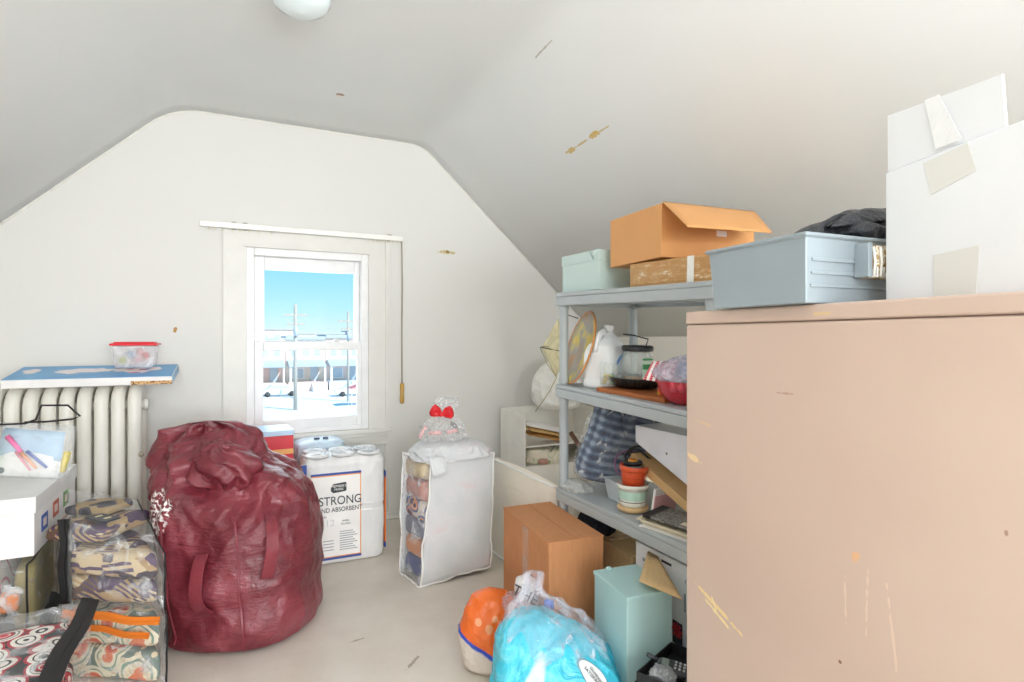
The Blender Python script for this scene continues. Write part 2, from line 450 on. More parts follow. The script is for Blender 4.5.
# ------------------------------------------------------------------ curtain track, cord
m_rail = plain('white enamel rail', 'f2f1ec', .3)
t = thing('curtain_track', 'long white traverse curtain track mounted above the window, without a curtain', 'curtain track', (.43, YW-.018, 1.85))
MB().span((-.595, -.032, -.010), (.585, -.010, .022)).build('rail', m_rail, t, bevel=.003)
for x in (-.42, -.36, .50): MB().span((x-.012, -.022, .022), (x+.012, .0175, .030)).span((x-.012, .012, -.01), (x+.012, .0175, .030)).build('bracket', plain('aged bracket', 'a8a294', .5), t)
m_gl = plain('glider nylon', 'd8cdb0', .5)
for x in [-.55, -.52, -.48, -.43, -.39, -.34, -.29, -.22, .36, .39, .415, .43, .45, .47, .49, .52, .55]:
    MB().tube([(x, -.021, -.010), (x, -.021, -.019), (x+.004, -.021, -.025), (x+.007, -.021, -.019)], .0022, 5).build('glider', m_gl, t)
c = thing('pull_cord', 'grey curtain pull cord with a small wooden acorn grip right of the window', 'cord', (1.012, YW-.03, 1.85))
MB().tube([(0, 0, .02), (.004, 0, -.3), (.001, 0, -.6), (.002, 0, -.955)], .0042, 6).build('cord', plain('cord', 'a89f8e', .8), c)
MB().lathe([(.004, 0), (.014, -.004), (.0145, -.03), (.012, -.07), (.0145, -.11), (.013, -.132), (.004, -.137)], 16, (.002, 0, -.95)).build('grip', plain('turned wood grip', 'c49a4a', .5), c)

# ------------------------------------------------------------------ ceiling lights
def ceiling_lamp(loc, label, emit=0):
    t = thing('ceiling_light', label, 'ceiling light', loc)
    MB().lathe([(.075, 0), (.078, -.008), (.07, -.02), (.045, -.03)], 40).build('canopy', plain('lamp canopy white', 'e8e8e6', .35), t)
    s = NT('opal glass'+str(emit)); b = s.bsdf(lin('e6f0f4'), .12, 0, None, sub=.3)
    if emit: s.b.inputs['Emission Color'].default_value = (.98, .985, 1, 1); s.b.inputs['Emission Strength'].default_value = emit
    MB().lathe([(.05, -.025), (.085, -.035), (.104, -.055), (.105, -.075), (.09, -.10), (.055, -.118), (.0, -.123)], 48, cap=False).build('glass_bowl', s.m, t)
    for k in range(3):
        mb = MB(); a = k*2*PI/3+2.2; mb.tube([(math.cos(a)*.045, math.sin(a)*.045, -.03), (math.cos(a)*.068, math.sin(a)*.068, -.034)], .004, 8); mb.tube([(math.cos(a)*.055, math.sin(a)*.055, -.034), (math.cos(a)*.075, math.sin(a)*.075, -.034)], .007, 8)
        mb.build('thumb_screw', plain('screw brass', 'b0a890', .4, .6), t)
    return t
ceiling_lamp((.225, 2.205, 2.509), 'round white glass ceiling light at the top edge of the photo, switched off')
ceiling_lamp((.05, -.5, 2.509), 'added lit round glass ceiling light behind the camera, for fill', 60)  # second fixture is added out of view to brighten the room

# ------------------------------------------------------------------ added fill light at the back, daylight at the front window
def area(name, loc, rot, sx, sy, e, col=(1, 1, 1)):
    l = bpy.data.lights.new(name, 'AREA'); l.shape = 'RECTANGLE'; l.size = sx; l.size_y = sy; l.energy = e; l.color = col
    o = bpy.data.objects.new(name, l); C.objects.link(o); o.location = loc; o.rotation_euler = rot; return o
area('fill_light_back', (.5, YB-.03, 1.35), (R(112), 0, 0), 2.4, 1.1, 190, (.93, .965, 1))  # soft fill lamp added behind the camera, set in the added opening
area('daylight_front_window', (.45, YW+.2, 1.17), (R(-90), 0, 0), .5, .9, 5, (.93, .97, 1))

sun = bpy.data.lights.new('sun', 'SUN'); sun.energy = 4.6; sun.angle = R(.6); so = bpy.data.objects.new('sun', sun); C.objects.link(so)
so.rotation_euler = (R(50), 0, R(35))
w = bpy.data.worlds.new('sky'); bpy.context.scene.world = w; w.use_nodes = True; nt = w.node_tree; nt.nodes.clear()
out = nt.nodes.new('ShaderNodeOutputWorld'); bg = nt.nodes.new('ShaderNodeBackground'); tc = nt.nodes.new('ShaderNodeTexCoord'); sp = nt.nodes.new('ShaderNodeSeparateXYZ'); rp = nt.nodes.new('ShaderNodeValToRGB')
nt.links.new(tc.outputs['Generated'], sp.inputs[0]); nt.links.new(sp.outputs['Z'], rp.inputs[0]); nt.links.new(rp.outputs[0], bg.inputs[0]); nt.links.new(bg.outputs[0], out.inputs[0])
e = rp.color_ramp.elements; e[0].position = 0.0; e[0].color = lin('e2fbff'); e[1].position = .13; e[1].color = lin('93e2fa'); x = e.new(.05); x.color = lin('bdf4ff'); x = e.new(.6); x.color = lin('5cb4ea')
bg.inputs[1].default_value = .97

# ------------------------------------------------------------------ the street outside
GZ = -6.0
def ext(name, col, rough=.8): return plain(name, col, rough, bstr=0)
m_street = ext('pale concrete street', 'f2f2f2'); m_walk = ext('sidewalk', 'f6f6f6')
struct(MB().span((-60, 20, GZ-.3), (80, 140, GZ)).build('ground', m_street))
m_brick = [ext('pink brick', 'f0cfc6'), ext('cream brick', 'efe0d2'), ext('tan brick', 'f0d6ca'), ext('blue siding', 'd6e0ec')]
m_roofm = ext('dark roof', 'b9c2cb'); m_win = ext('dark pane', 'c2ced8', .2); m_pole = ext('pole wood', 'b9b2a8'); m_white = ext('white paint', 'f8f8f8')
HY = 84.0
labels = ['cream brick row house with twin windows behind the utility pole', 'pink brick row house seen low through the middle of the window', 'tan brick row house seen at the right side of the window', 'blue grey row house at the far left edge of the window', 'pink row house seen at the right edge of the window', 'cream row house beyond the left edge of the window', 'pale row house right of the view, mostly hidden by the sash']
hx = [4.0, 9.25, 14.5, -1.25, 19.75, -6.5, 25.0]
for i, x in enumerate(hx):
    h = 7.0+.2*((i*7) % 3-1)
    t = thing('row_house', labels[i], 'house', (x, HY, GZ), group='row houses across the street')
    MB().span((-2.6, 0, 0), (2.6, 9, h)).build('facade', m_brick[i % 4], t)
    MB().span((-2.6, -.35, h), (2.6, 9, h+.45)).build('roof', m_roofm, t)
    for wx in (-1.5, 0, 1.5):
        for z0 in (4.6,):
            f = MB().span((wx-.55, -.1, z0), (wx+.55, -.001, z0+1.8)).build('window', m_white, t); MB().span((wx-.42, -.14, z0+.12), (wx+.42, -.101, z0+1.68)).build('pane', m_win, f)
    MB().prism([(-3.0, 3.3), (0.0, 4.2), (0.0, 3.3)], (-2.4, 2.4), 'x').build('porch_roof', m_roofm, t)
    for px in (-2.2, 2.2): MB().span((px-.12, -2.8, 1.2), (px+.12, -2.56, 3.3)).build('porch_post', m_white, t)
    MB().span((-2.5, -2.9, 0), (2.5, -.001, 1.2)).build('porch', m_brick[(i+1) % 4], t)
    f = MB().span((-1.8, -.1, 1.5), (-.2, -.001, 3.0)).build('window', m_white, t); MB().span((-1.65, -.14, 1.6), (-.35, -.101, 2.9)).build('pane', m_win, f)
    MB().span((.6, -.1, 1.2), (1.6, -.001, 3.2)).build('door', m_win, t)
    mb = MB()
    for k in range(6): mb.span((.5, -2.9-.3*(6-k), 0), (1.7, -2.9-.3*(5-k), .2*(k+1)))
    mb.build('steps', m_white, t)
for i in range(9):
    x = -22+i*9.5; y = 118
    t = thing('distant_house', 'distant flat roofed house on the skyline seen through the upper sash', 'house', (x, y, GZ), group='skyline houses')
    h = 8.0+.8*((i*5) % 4)/3
    MB().span((-4.4, 0, 0), (4.4, 8, h)).build('facade', m_brick[(i*3+1) % 4], t); MB().span((-4.5, -.3, h), (4.5, 8, h+.4)).build('roof', m_roofm, t)
    for k in range(4): MB().span((-3.6+k*2.2, -.1, h-2.6), (-2.5+k*2.2, -.001, h-.9)).build('window', m_win, t)
def car(loc, rz, col, label):
    t = thing('parked_car', label, 'car', loc, rz, 'cars parked on the street'); m = ext('car paint', col, .3)
    MB().prism([(-2.2, .35), (-2.25, .8), (-1.4, .95), (-.8, 1.42), (.9, 1.45), (1.6, .98), (2.2, .85), (2.25, .35)], (-.85, .85)).build('body', m, t, bevel=.06)
    MB().prism([(-1.2, .98), (-.72, 1.36), (.85, 1.38), (1.4, 1.0)], (-.87, .87)).build('side_window', m_win, t)
    for a in (-1.4, 1.4):
        for b in (-.8, .8): MB().tube([(a, b-.1, .33), (a, b+.1, .33)], .33, 16).build('wheel', ext('tyre', '4a4a4a'), t)
car((5.2, 76, GZ), R(4), 'f4f4f4', 'white car parked left of the nearer utility pole'); car((.0, 74.5, GZ), R(2), 'dfe6ee', 'pale blue car parked beyond the left edge of the pane')
car((13.6, 72.5, GZ), R(-3), 'f6f6f6', 'white car parked right of the nearer utility pole'); car((18.6, 71.5, GZ), R(-4), 'e7ecf2', 'pale car parked at the right edge of the pane')
def pole(loc, h, r, label):
    t = thing('utility_pole', label, 'utility pole', loc)
    MB().tube([(0, 0, 0), (0, 0, h)], [r, r*.8], 12).build('post', m_pole, t)
    MB().span((-1.1, -.08, h-1.2), (1.1, .08, h-1.0)).build('crossarm', m_pole, t)
    MB().span((-.8, -.08, h-2.1), (.8, .08, h-1.9)).build('crossarm', m_pole, t)
    MB().tube([(0, -.3, h-3.2), (0, -.3, h-2.3)], .22, 12).build('transformer', m_roofm, t)
pole((5.7, 60.7, GZ), 10.6, .2, 'tall utility pole with crossarms left of centre in the window view')
pole((11.8, 66, GZ), 10.2, .15, 'slim utility pole near the right side of the window view')
t = thing('red_canopy', 'small red canopy on thin legs at the right of the street', 'canopy', (12.4, 61.5, GZ))
MB().prism([(-1.3, 1.9), (0, 2.4), (1.3, 1.9)], (-1, 1)).build('cover', ext('red canvas', 'e08a8a'), t)
for a in (-1.2, 1.2):
    for b in (-.9, .9): MB().tube([(a, b, 0), (a, b, 1.9)], .05, 8).build('leg', m_white, t)

# ------------------------------------------------------------------ camera
cam = bpy.data.cameras.new('camera'); co = bpy.data.objects.new('camera', cam); C.objects.link(co)
co.location = (0, 0, 1.2); co.rotation_euler = (R(90), 0, -math.atan(280/569.)); cam.lens = 569/1024*36; cam.sensor_width = 36; cam.shift_y = -3/1024; cam.clip_start = .05; cam.clip_end = 400
bpy.context.scene.camera = co
sc = bpy.context.scene; sc.view_settings.view_transform = 'Standard'; sc.view_settings.look = 'None'; sc.view_settings.gamma = 1; sc.view_settings.exposure = .09
sc.cycles.max_bounces = 10; sc.cycles.diffuse_bounces = 8; sc.cycles.transparent_max_bounces = 16; sc.cycles.use_denoising = True
sc.cycles.caustics_reflective = False; sc.cycles.caustics_refractive = False
# ------------------------------------------------------------------ radiator
m_rad = plain('radiator enamel', 'e6e3da', .38, bscale=40, bstr=.15, var=.03)
rad = thing('radiator', 'white cast iron column radiator under the long blue box at the left wall corner', 'radiator', (-.74, 3.47, 0))
def section():
    mb = MB(); r = .0295
    fy, ry, zt, zb = -.095, .095, .925, .10
    path = [(0, fy, zb)]+[(0, fy, zb+(zt-.05-zb)*k/6) for k in range(1, 7)]
    for k in range(1, 10):
        a = PI-PI*k/10; path.append((0, .095*math.cos(a), zt-.05+.072*math.sin(a)))
    path += [(0, ry, zt-.05-(zt-.05-zb)*k/6) for k in range(0, 7)]
    path += [(0, ry*.5, zb-.02), (0, 0, zb-.026), (0, fy*.5, zb-.02)]
    mb.tube(path, r, 14, closed=True)
    mb.tube([(0, 0, zb-.01), (0, 0, zt-.01)], .021, 12)
    return mb
sec0 = None
for k in range(10):
    x = .304-.068*k
    if sec0 is None: sec0 = section().build('radiator_section', m_rad, rad); sec0.location = (x, 0, 0)
    else:
        s_ = sec0.copy(); C.objects.link(s_); s_.parent = rad; s_.location = (x, 0, 0)
for z in (.86, .13): MB().tube([(.345, 0, z), (-.345, 0, z)], .026, 12).build('joining_pipe', m_rad, rad)
MB().tube([(.335, 0, .86), (.352, 0, .86)], .03, 8).build('end_plug', m_rad, rad)
for x in (.304, -.308):
    for y in (-.08, .08): MB().lathe([(.026, 0), (.02, .03), (.024, .09)], 12, (x, y, 0)).build('foot', m_rad, rad)
m_valve = plain('valve metal', 'b8b0a0', .4, .6)
MB().lathe([(.006, 0), (.012, .006), (.012, .018), (.004, .024)], 12, (0, 0, 0)).build('vent_valve', m_valve, rad, loc=(.334, -.098, .62), rot=(R(90), 0, 0))

# ------------------------------------------------------------------ long blue box and small container on the radiator
s = NT('printed blue box'); v = s.coord()
sp = s.n('ShaderNodeSeparateXYZ'); s.l(v, sp.inputs[0])
col = lin('5aa9dc')
col = s.mix(s.ramp(s.noise(v, 3, 2), [(.4, (0, 0, 0, 1)), (.6, (1, 1, 1, 1))]), col, lin('4b9bd4'))
for (cx, cy, rx, ry) in ((-.27, .03, .035, .07), (-.05, .03, .13, .055), (-.12, .0, .06, .05), (.1, .02, .05, .05), (.17, .0, .06, .07), (.24, .05, .03, .05)):
    col = s.mix(blob(s, v, (cx, cy, .02), 0, rx, ry, 'xy', 30, .5), col, lin('f3e6e6'))
for (cx, cy, rx, ry, cc) in ((.16, -.05, .03, .012, 'd0507a'), (.19, .02, .022, .02, 'b45a9a'), (.13, .04, .02, .01, 'd86a5a')):
    col = s.mix(blob(s, v, (cx, cy, .02), .3, rx, ry, 'xy', 60, .6), col, lin(cc))
m_bluetop = s.bsdf(col, .35)
m_whitecard = plain('white card', 'eeeceb', .5, bstr=.03)
t = thing('game_box', 'long flat blue printed cardboard box lying on top of the white radiator', 'box', (-.602, 3.475, 1.013), rot=(R(8.5), 0, R(-1)))
MB().span((-.335, -.155, -.022), (.335, .155, .018)).build('tray', m_whitecard, t, bevel=.003)
MB().span((-.333, -.152, .0182), (.333, .152, .0205)).build('printed_lid', m_bluetop, t, bevel=.001)
MB().span((.3352, -.15, -.02), (.3362, .15, .016)).build('end_label', plain('end label', '7fa9c4', .5), t)
MB().span((.16, -.1562, -.02), (.335, -.1552, -.002)).build('tan_label', voro('tan print', [(0, 'b5834d'), (.3, 'd8b68a'), (.6, '8a5c34')], 60), t)
t = thing('snack_container', 'clear plastic container with red lid on the long blue box', 'container', (-.448, 3.52, 1.046), rz=R(-1))
m_red = plain('red plastic', 'e8323c', .3); m_clear = film('clear container plastic', 'f1eef0', .3, .55, 12, .15, .2)
def frus(mb, b, tp, z0, z1):
    return mb.hexa([(-b[0], -b[1], z0), (b[0], -b[1], z0), (b[0], b[1], z0), (-b[0], b[1], z0)], [(-tp[0], -tp[1], z1), (tp[0], -tp[1], z1), (tp[0], tp[1], z1), (-tp[0], tp[1], z1)])
frus(MB(), (.083, .06), (.098, .07), 0, .115).build('tub', m_clear, t, bevel=.008)
frus(MB(), (.104, .076), (.104, .076), .115, .127).build('lid', m_red, t, bevel=.005); frus(MB(), (.09, .064), (.088, .062), .127, .134).build('lid_panel', m_red, t, bevel=.003)
for i, (x, z, cc, rr) in enumerate(((-.055, .04, 'b9c23e', .018), (-.02, .07, '8fb6d8', .02), (.012, .045, 'e8a9b6', .02), (.045, .065, 'e05a5a', .017), (.02, .085, 'd84a55', .018), (.06, .035, 'f2f2f2', .015))):
    MB().tube([(x, -.045, z), (x+.004, -.038, z)], rr, 18).build('printed_spot', plain('spot'+str(i), cc, .5), t)

# ------------------------------------------------------------------ white carton at the left with the craft bag on it
t = thing('storage_box', 'white cardboard box with small coloured pictures, standing by the radiator', 'box', (-.885, 2.825, .434))
MB().span((-.262, -.292, 0), (.262, .292, .165)).build('body', m_whitecard, t, bevel=.004)
MB().span((-.268, -.298, .150), (.268, .298, .209)).build('lid', plain('white lid', 'e4e5e4', .45), t, bevel=.004)
for i, (y, cc, z) in enumerate(((-.17, '4868b4', .088), (-.02, 'c0604c', .098), (.13, '6f9a60', .10))):
    f = MB().span((.2622, y-.04, z-.03), (.2632, y+.04, z+.03)).build('picture', plain('picture'+str(i), cc, .5), t)
    MB().span((.2633, y-.02, z-.015), (.2637, y+.02, z+.015)).build('picture_motif', plain('motif'+str(i), 'e9dcd2', .5), f)
MB().span((.2622, .0, .015), (.2630, .2, .03)).build('red_line', plain('red line', 'a8746a', .5), t)
t = thing('craft_bag', 'clear zip bag of craft pens with a black cord handle, lying on the white box', 'bag', (-.735, 2.86, .645), rot=(0, R(6), R(-22)))
Bf = MB()
Bf.quad((-.15, -.02, 0), (.15, -.005, .01), (.13, .055, .215), (-.15, .06, .20), 8, .002, .012); Bf.quad((-.15, .02, 0), (.15, .03, .01), (.135, .065, .215), (-.15, .07, .20), 8, .002, -.02)
Bf.build('clear_sleeve', film('craft film', 'eef2f6', .1, .3, 14, .1, .3), t)
MB().quad((-.135, -.005, .006), (.12, .008, .012), (.105, .052, .19), (-.13, .055, .185), 4, .003, .006).build('card_insert', plain('insert white', 'f3f1ee', .5), t)
MB().quad((-.133, .016, .07), (.116, .022, .075), (.103, .047, .187), (-.129, .049, .183), 4, .0015, .006).build('blue_band', plain('pale blue print', 'b9d3e8', .5), t)
for i, (a, b, cc, r) in enumerate((((-.095, .022, .155), (-.03, .014, .10), 'ef7fae', .010), ((-.03, .010, .10), (.04, .002, .045), 'f3b394', .006), ((-.01, .014, .105), (.075, .006, .05), '8390c4', .007), ((-.05, .012, .10), (.02, .0, .035), 'f0a5b4', .005))):
    MB().tube([a, b], [r, r*.7], 8).build('pen', plain('pen'+str(i), cc, .4), t)
MB().tube([(.118, .03, .03), (.122, .045, .11)], .012, 8).build('yellow_pen', plain('yellow pen', 'e5cf4a', .4), t)
MB().tube([(-.09, .004, .025), (-.09, -.001, .025)], .012, 14).build('round_mark', plain('dark mark', '4d5750', .5), t)
MB().tube([(-.16, .06, .19), (-.06, .058, .205), (-.02, .056, .225), (.0, .05, .285), (.1, .05, .295), (.15, .052, .255), (.12, .055, .24), (.02, .055, .22), (-.06, .056, .21)], .004, 8).build('cord_handle', plain('black cord', '232225', .6), t)
MB().tube([(-.12, .0, .01), (-.125, .01, .06), (-.13, .02, .10)], [.03, .034, .02], 12, flat=(1, .5)).build('green_roll', plain('green roll', '7fae86', .6), t)

# ------------------------------------------------------------------ clear zip storage bags with bedding
def blocks(name, base, dark, light, accent, rot=0.0):
    """woven patchwork: bars and blocks of dark on tan"""
    s = NT(name); v = s.mapping(s.coord(), (1, 1, 1.6), (.3, .2, rot))
    nz = s.n('ShaderNodeTexNoise', Scale=4, Detail=2); s.l(v, nz.inputs['Vector'])
    vm = s.n('ShaderNodeVectorMath', _operation='MULTIPLY_ADD'); s.l(nz.outputs['Color'], vm.inputs[0]); vm.inputs[1].default_value = (.10,)*3; s.l(v, vm.inputs[2])
    br = s.n('ShaderNodeTexVoronoi', Scale=13, _distance='CHEBYCHEV', Randomness=.8); s.l(vm.outputs[0], br.inputs['Vector'])
    sep = s.n('ShaderNodeSeparateColor'); s.l(br.outputs['Color'], sep.inputs[0])
    big = s.ramp(sep.outputs[0], [(0, lin(base)), (.34, lin(dark)), (.6, lin(light)), (.76, lin(accent))], 'CONSTANT')
    w = s.n('ShaderNodeTexWave', Scale=17, Distortion=1.0, _bands_direction='DIAGONAL'); s.l(vm.outputs[0], w.inputs['Vector'])
    k = s.math('MULTIPLY', s.math('GREATER_THAN', w.outputs['Fac'], .5), s.math('GREATER_THAN', sep.outputs[1], .45))
    col = s.mix(k, big, s.mix(s.math('GREATER_THAN', sep.outputs[2], .4), lin(light), lin(dark))); return s.bsdf(col, .85, 0, s.noise(v, 120, 2), .3, .003, .2)
m_film = film('bag film', 'e9ecee', .05, .42, 8, .08, .8); m_blackpipe = plain('black piping', '101114', .5, bscale=300, bstr=.3)
def zipbag(label, bot, top, zb, zt, name='zip_storage_bag', pipes=(0, 1, 0, 0), tops=(0, 1, 0, 0), group=None):
    base = Vector((sum(p[0] for p in bot)/4, sum(p[1] for p in bot)/4, zb)); t = thing(name, label, 'storage bag', base, group=group)
    L = lambda p, z: Vector((p[0]-base.x, p[1]-base.y, z-zb))
    zt = zt if isinstance(zt, (list, tuple)) else [zt]*4
    b = [L(p, zb+.004) for p in bot]; u = [L(p, z) for p, z in zip(top, zt)]
    for i in range(4):
        j = (i+1) % 4; MB().quad(b[i], b[j], u[j], u[i], 14, .0012, .012).build('side_panel', m_film, t)
    MB().quad(u[0], u[1], u[2], u[3], 14, .0012, .015).build('top_panel', m_film, t)
    for i in range(4):
        j = (i+1) % 4
        pts = [u[i].lerp(u[j], k/10)+Vector((noise.noise(Vector((k*.5, i, zb)))*.006, 0, noise.noise(Vector((i, k*.5, zb)))*.006)) for k in range(11)]
        if tops[i]: MB().tube(pts, .0028, 6).build('piping', m_blackpipe, t)
        else: MB().tube(pts, .0018, 6).build('seam', m_film, t)
        if pipes[i]: MB().tube([b[i].lerp(u[i], k/8)+Vector((noise.noise(Vector((k*.5, i+5, zb)))*.006, 0, 0)) for k in range(9)], .0035, 6).build('piping', m_blackpipe, t)
    return t, b, u
def strip(p, q, w, th, up):
    """zipper tape: flat band with a ridge of teeth"""
    p, q, up = Vector(p), Vector(q), Vector(up).normalized(); d = (q-p).normalized(); sd = d.cross(up).normalized(); mb = MB(); N = 10
    for off, ww, hh in ((0, w, th), (0, w*.12, th*3)):
        vs = []; fs = []
        for k in range(N+1):
            c = p.lerp(q, k/N)+sd*.004*math.sin(k*1.1)
            for a, b_ in ((-1, -1), (1, -1), (1, 1), (-1, 1)): vs.append(c+sd*a*ww/2+up*b_*hh/2)
        for k in range(N):
            for m_ in range(4): fs.append((k*4+m_, k*4+(m_+1) % 4, k*4+4+(m_+1) % 4, k*4+4+m_))
        fs += [(3, 2, 1, 0), (N*4, N*4+1, N*4+2, N*4+3)]; mb.add(vs, fs, False)
    return mb
m_plaid = blocks('tan and purple patterned blanket', 'a88c68', '5a4560', 'cbb796', '43343f')
m_plaid2 = blocks('striped tan and purple blanket', 'b2966e', '54405c', 'cdbb9a', '6b5245', .9)
m_dark = voro('dark printed cloth', [(0, '2b2a30'), (.35, '4b4450'), (.5, 'a58d66')], 14, .85)
m_orange = plain('orange band cloth', 'dd7a22', .6)
m_floral = voro('cream cloth with coral flowers', [(0, 'c8503a'), (.14, 'e6a27c'), (.22, 'd2603f'), (.36, 'e08058'), (.42, 'e9dcc0'), (.52, '7d9a86'), (.58, 'e6dcc2'), (.68, '6d7f76')], 10, .85, dist=1.1, mixn='dbc9a6')
m_folk = voro('red and black folk print', [(0, 'd8404a'), (.18, 'f2ece6'), (.22, 'c92a3a'), (.30, '22262a'), (.34, 'f0ebe4'), (.42, '1f2628'), (.46, 'efe9e2'), (.56, 'b02434'), (.64, '23292c')], 13, .85, dist=.35, stretch=(1, 1, 1))
m_pinkdot = voro('white cloth with pink rings', [(0, 'd97f94'), (.12, 'eee7e2'), (.30, 'd88a9c'), (.34, 'efe8e2'), (.6, 'c9d8d2'), (.66, 'ebe4de')], 7, .85, dist=.5)
m_olive = plain('olive cloth', '8d8358', .9, bstr=.3); m_pinkflat = plain('pink cloth', 'e87a8c', .85, bstr=.2); m_charcoal = plain('charcoal cloth', '2e3236', .9, bstr=.3)
def cloth_quad(name, label, cat, quad, z, h, mat, inset=.06, group=None, jit=.03, e=.22):
    """a folded textile that fills the footprint between four corners"""
    q = [Vector((p[0], p[1], 0)) for p in quad]; cc = sum(q, Vector())/4; mb = slab(MB(), (0, 0, 0), (2, 2, h), 0, jit=0, e1=e, e2=e, e3=.5); out = []
    for v in mb.v:
        u, w = (v[0]*(1-inset)+1)/2, (v[1]*(1-inset)+1)/2
        p = q[0]*(1-u)*(1-w)+q[1]*u*(1-w)+q[2]*u*w+q[3]*(1-u)*w-cc
        n_ = noise.noise(Vector((p.x*8, p.y*8, z*13))); out.append((p.x*(1+jit*n_), p.y*(1+jit*n_), v[2]*(1+.25*noise.noise(Vector((p.x*7+3, p.y*7, z*9))))+h/2))
    mb.v = out; o = mb.build(name, mat, loc=(cc.x, cc.y, z)); return tag(o, label, cat, group)
def cloth(name, label, cat, c, d, mat, rz, group=None, jit=.12):
    o = slab(MB(), (0, 0, d[2]/2), d, 0, jit=jit, **({'e1': .2, 'e2': .2, 'e3': .35} if 'garment' in name else {})).build(name, mat, loc=(c[0], c[1], c[2]), rot=(0, 0, rz)); return tag(o, label, cat, group)
# A: bedding bag on top of B
FL, FR, BR, BL = (-.535, 2.49), (-.205, 2.27), (-.345, 2.74), (-.60, 2.90)
tA, b, u = zipbag('clear zipped bag of brown and purple bedding, top one beside the maroon sack', [FL, FR, BR, BL], [FL, FR, BR, BL], .265, [.565, .455, .545, .575], pipes=(0, 1, 0, 0))
strip(b[0]+Vector((.01, -.01, .0)), u[0]+Vector((.01, -.01, 0)), .040, .003, (-.3, -1, 0)).build('zipper', m_blackpipe, tA)
rz = math.atan2(FR[1]-FL[1], FR[0]-FL[0])
for i, (z, h, m_, lab) in enumerate(((.270, .085, m_plaid2, 'striped tan and purple folded blanket at the bottom of the upper clear bag'), (.358, .086, m_plaid, 'patterned tan and purple folded comforter in the middle of the upper clear bag'))):
    cloth_quad('folded_blanket', lab, 'blanket', [FL, FR, BR, BL], z, h, m_, .06, 'bedding in the clear bags')
cloth('folded_blanket', 'tan and purple pillow sham on top inside the upper clear bag', 'blanket', (-.452, 2.665, .452), (.24, .26, .06), m_plaid2, rz, 'bedding in the clear bags')
cloth('folded_blanket', 'dark printed cloth at the back of the upper clear bag', 'blanket', (-.47, 2.755, .5125), (.20, .14, .035), m_dark, rz, 'bedding in the clear bags', .06)
o = MB().box((0, 0, .004), (.085, .075, .006)).build('care_card', plain('navy card', '1d2233', .5), loc=(-.436, 2.60, .519), rot=(R(-6), R(8), rz)); tag(o, 'small navy card with two gold marks inside the upper clear bag', 'card')
for x in (-.018, .018): MB().box((x, 0, .0082), (.009, .03, .002)).build('gold_mark', plain('gold mark', 'd8c890', .4), o)
# B below it
FLb, FRb, BRb, BLb = (-.53, 2.48), (-.20, 2.26), (-.325, 2.74), (-.60, 2.89)
tB, b, u = zipbag('clear zipped bag of cream floral bedding with orange strip, bottom one on the floor', [FLb, FRb, BRb, BLb], [FLb, FRb, BRb, BLb], .0, [.262, .255, .255, .262])
strip(u[0]+Vector((.0, -.012, -.02)), u[1]+Vector((-.02, -.016, -.012)), .026, .004, (-.5, -1, .3)).build('orange_strap', m_orange, tB)
strip(u[0]+Vector((.02, -.016, -.062)), u[1]+Vector((-.05, -.018, -.055)), .02, .004, (-.5, -1, .3)).build('orange_strap', m_orange, tB)
for i, (z, lab) in enumerate(((.004, 'cream folded quilt with coral flowers, lower one in the floor bag'), (.124, 'cream folded quilt with coral flowers, upper one in the floor bag'))):
    cloth_quad('folded_quilt', lab, 'quilt', [FLb, FRb, BRb, BLb], z, .114, m_floral, .05, 'bedding in the clear bags')
# C at the front left
FLc, FRc, BRc, BLc = (-.98, 1.62), (-.41, 1.62), (-.41, 2.255), (-.98, 2.20)
tC, b, u = zipbag('clear bag with thick black zipper and red black folk print bedding, front left corner', [FLc, FRc, BRc, BLc], [FLc, FRc, BRc, BLc], 0, .35)
strip(u[1]+Vector((.004, 0, .004)), u[2]+Vector((.004, 0, .004)), .05, .004, (.35, 0, 1)).build('zipper', m_blackpipe, tC)
for z, m_, lab in ((.008, m_folk, 'red black and white folk print quilt, lowest in the front left bag'), (.118, m_folk, 'red black and white folk print quilt, second in the front left bag')):
    cloth('folded_quilt', lab, 'quilt', (-.695, 1.93, z), (.54, .58, .108), m_, 0, 'bedding in the front left bag', .05)
cloth('folded_quilt', 'red and white scroll print pillow cover, topmost in the front left bag', 'quilt', (-.585, 1.95, .23), (.34, .52, .10), m_folk, .1, 'bedding in the front left bag', .1)
cloth('folded_cloth', 'pink and charcoal cloth at the left of the front left bag', 'cloth', (-.875, 1.98, .23), (.17, .44, .08), m_pinkflat, 0, 'bedding in the front left bag', .1)
# D under the white box
FLd, FRd, BRd, BLd = (-1.17, 2.46), (-.625, 2.46), (-.635, 3.10), (-1.17, 3.10)
tD, b, u = zipbag('clear bag of pink ringed towels and olive cloth under the white box', [FLd, FRd, BRd, BLd], [FLd, FRd, BRd, BLd], 0, .43)
cloth('folded_towel', 'white towel with pink rings, at the left inside the bag under the white box', 'towel', (-.93, 2.72, .15), (.42, .46, .25), m_pinkdot, 0, 'linen under the white box')
cloth('folded_cloth', 'olive folded cloth inside the bag under the white box', 'cloth', (-.675, 2.76, .16), (.07, .44, .24), m_olive, .1, 'linen under the white box')
cloth('folded_cloth', 'wide charcoal cloth at the bottom of the bag under the white box', 'cloth', (-.90, 2.78, .005), (.50, .56, .14), m_charcoal, 0, 'linen under the white box', .05)
cloth('folded_cloth', 'small orange cloth tucked beside the olive cloth', 'cloth', (-.68, 2.50, .27), (.05, .06, .06), m_orange, .2, 'linen under the white box')

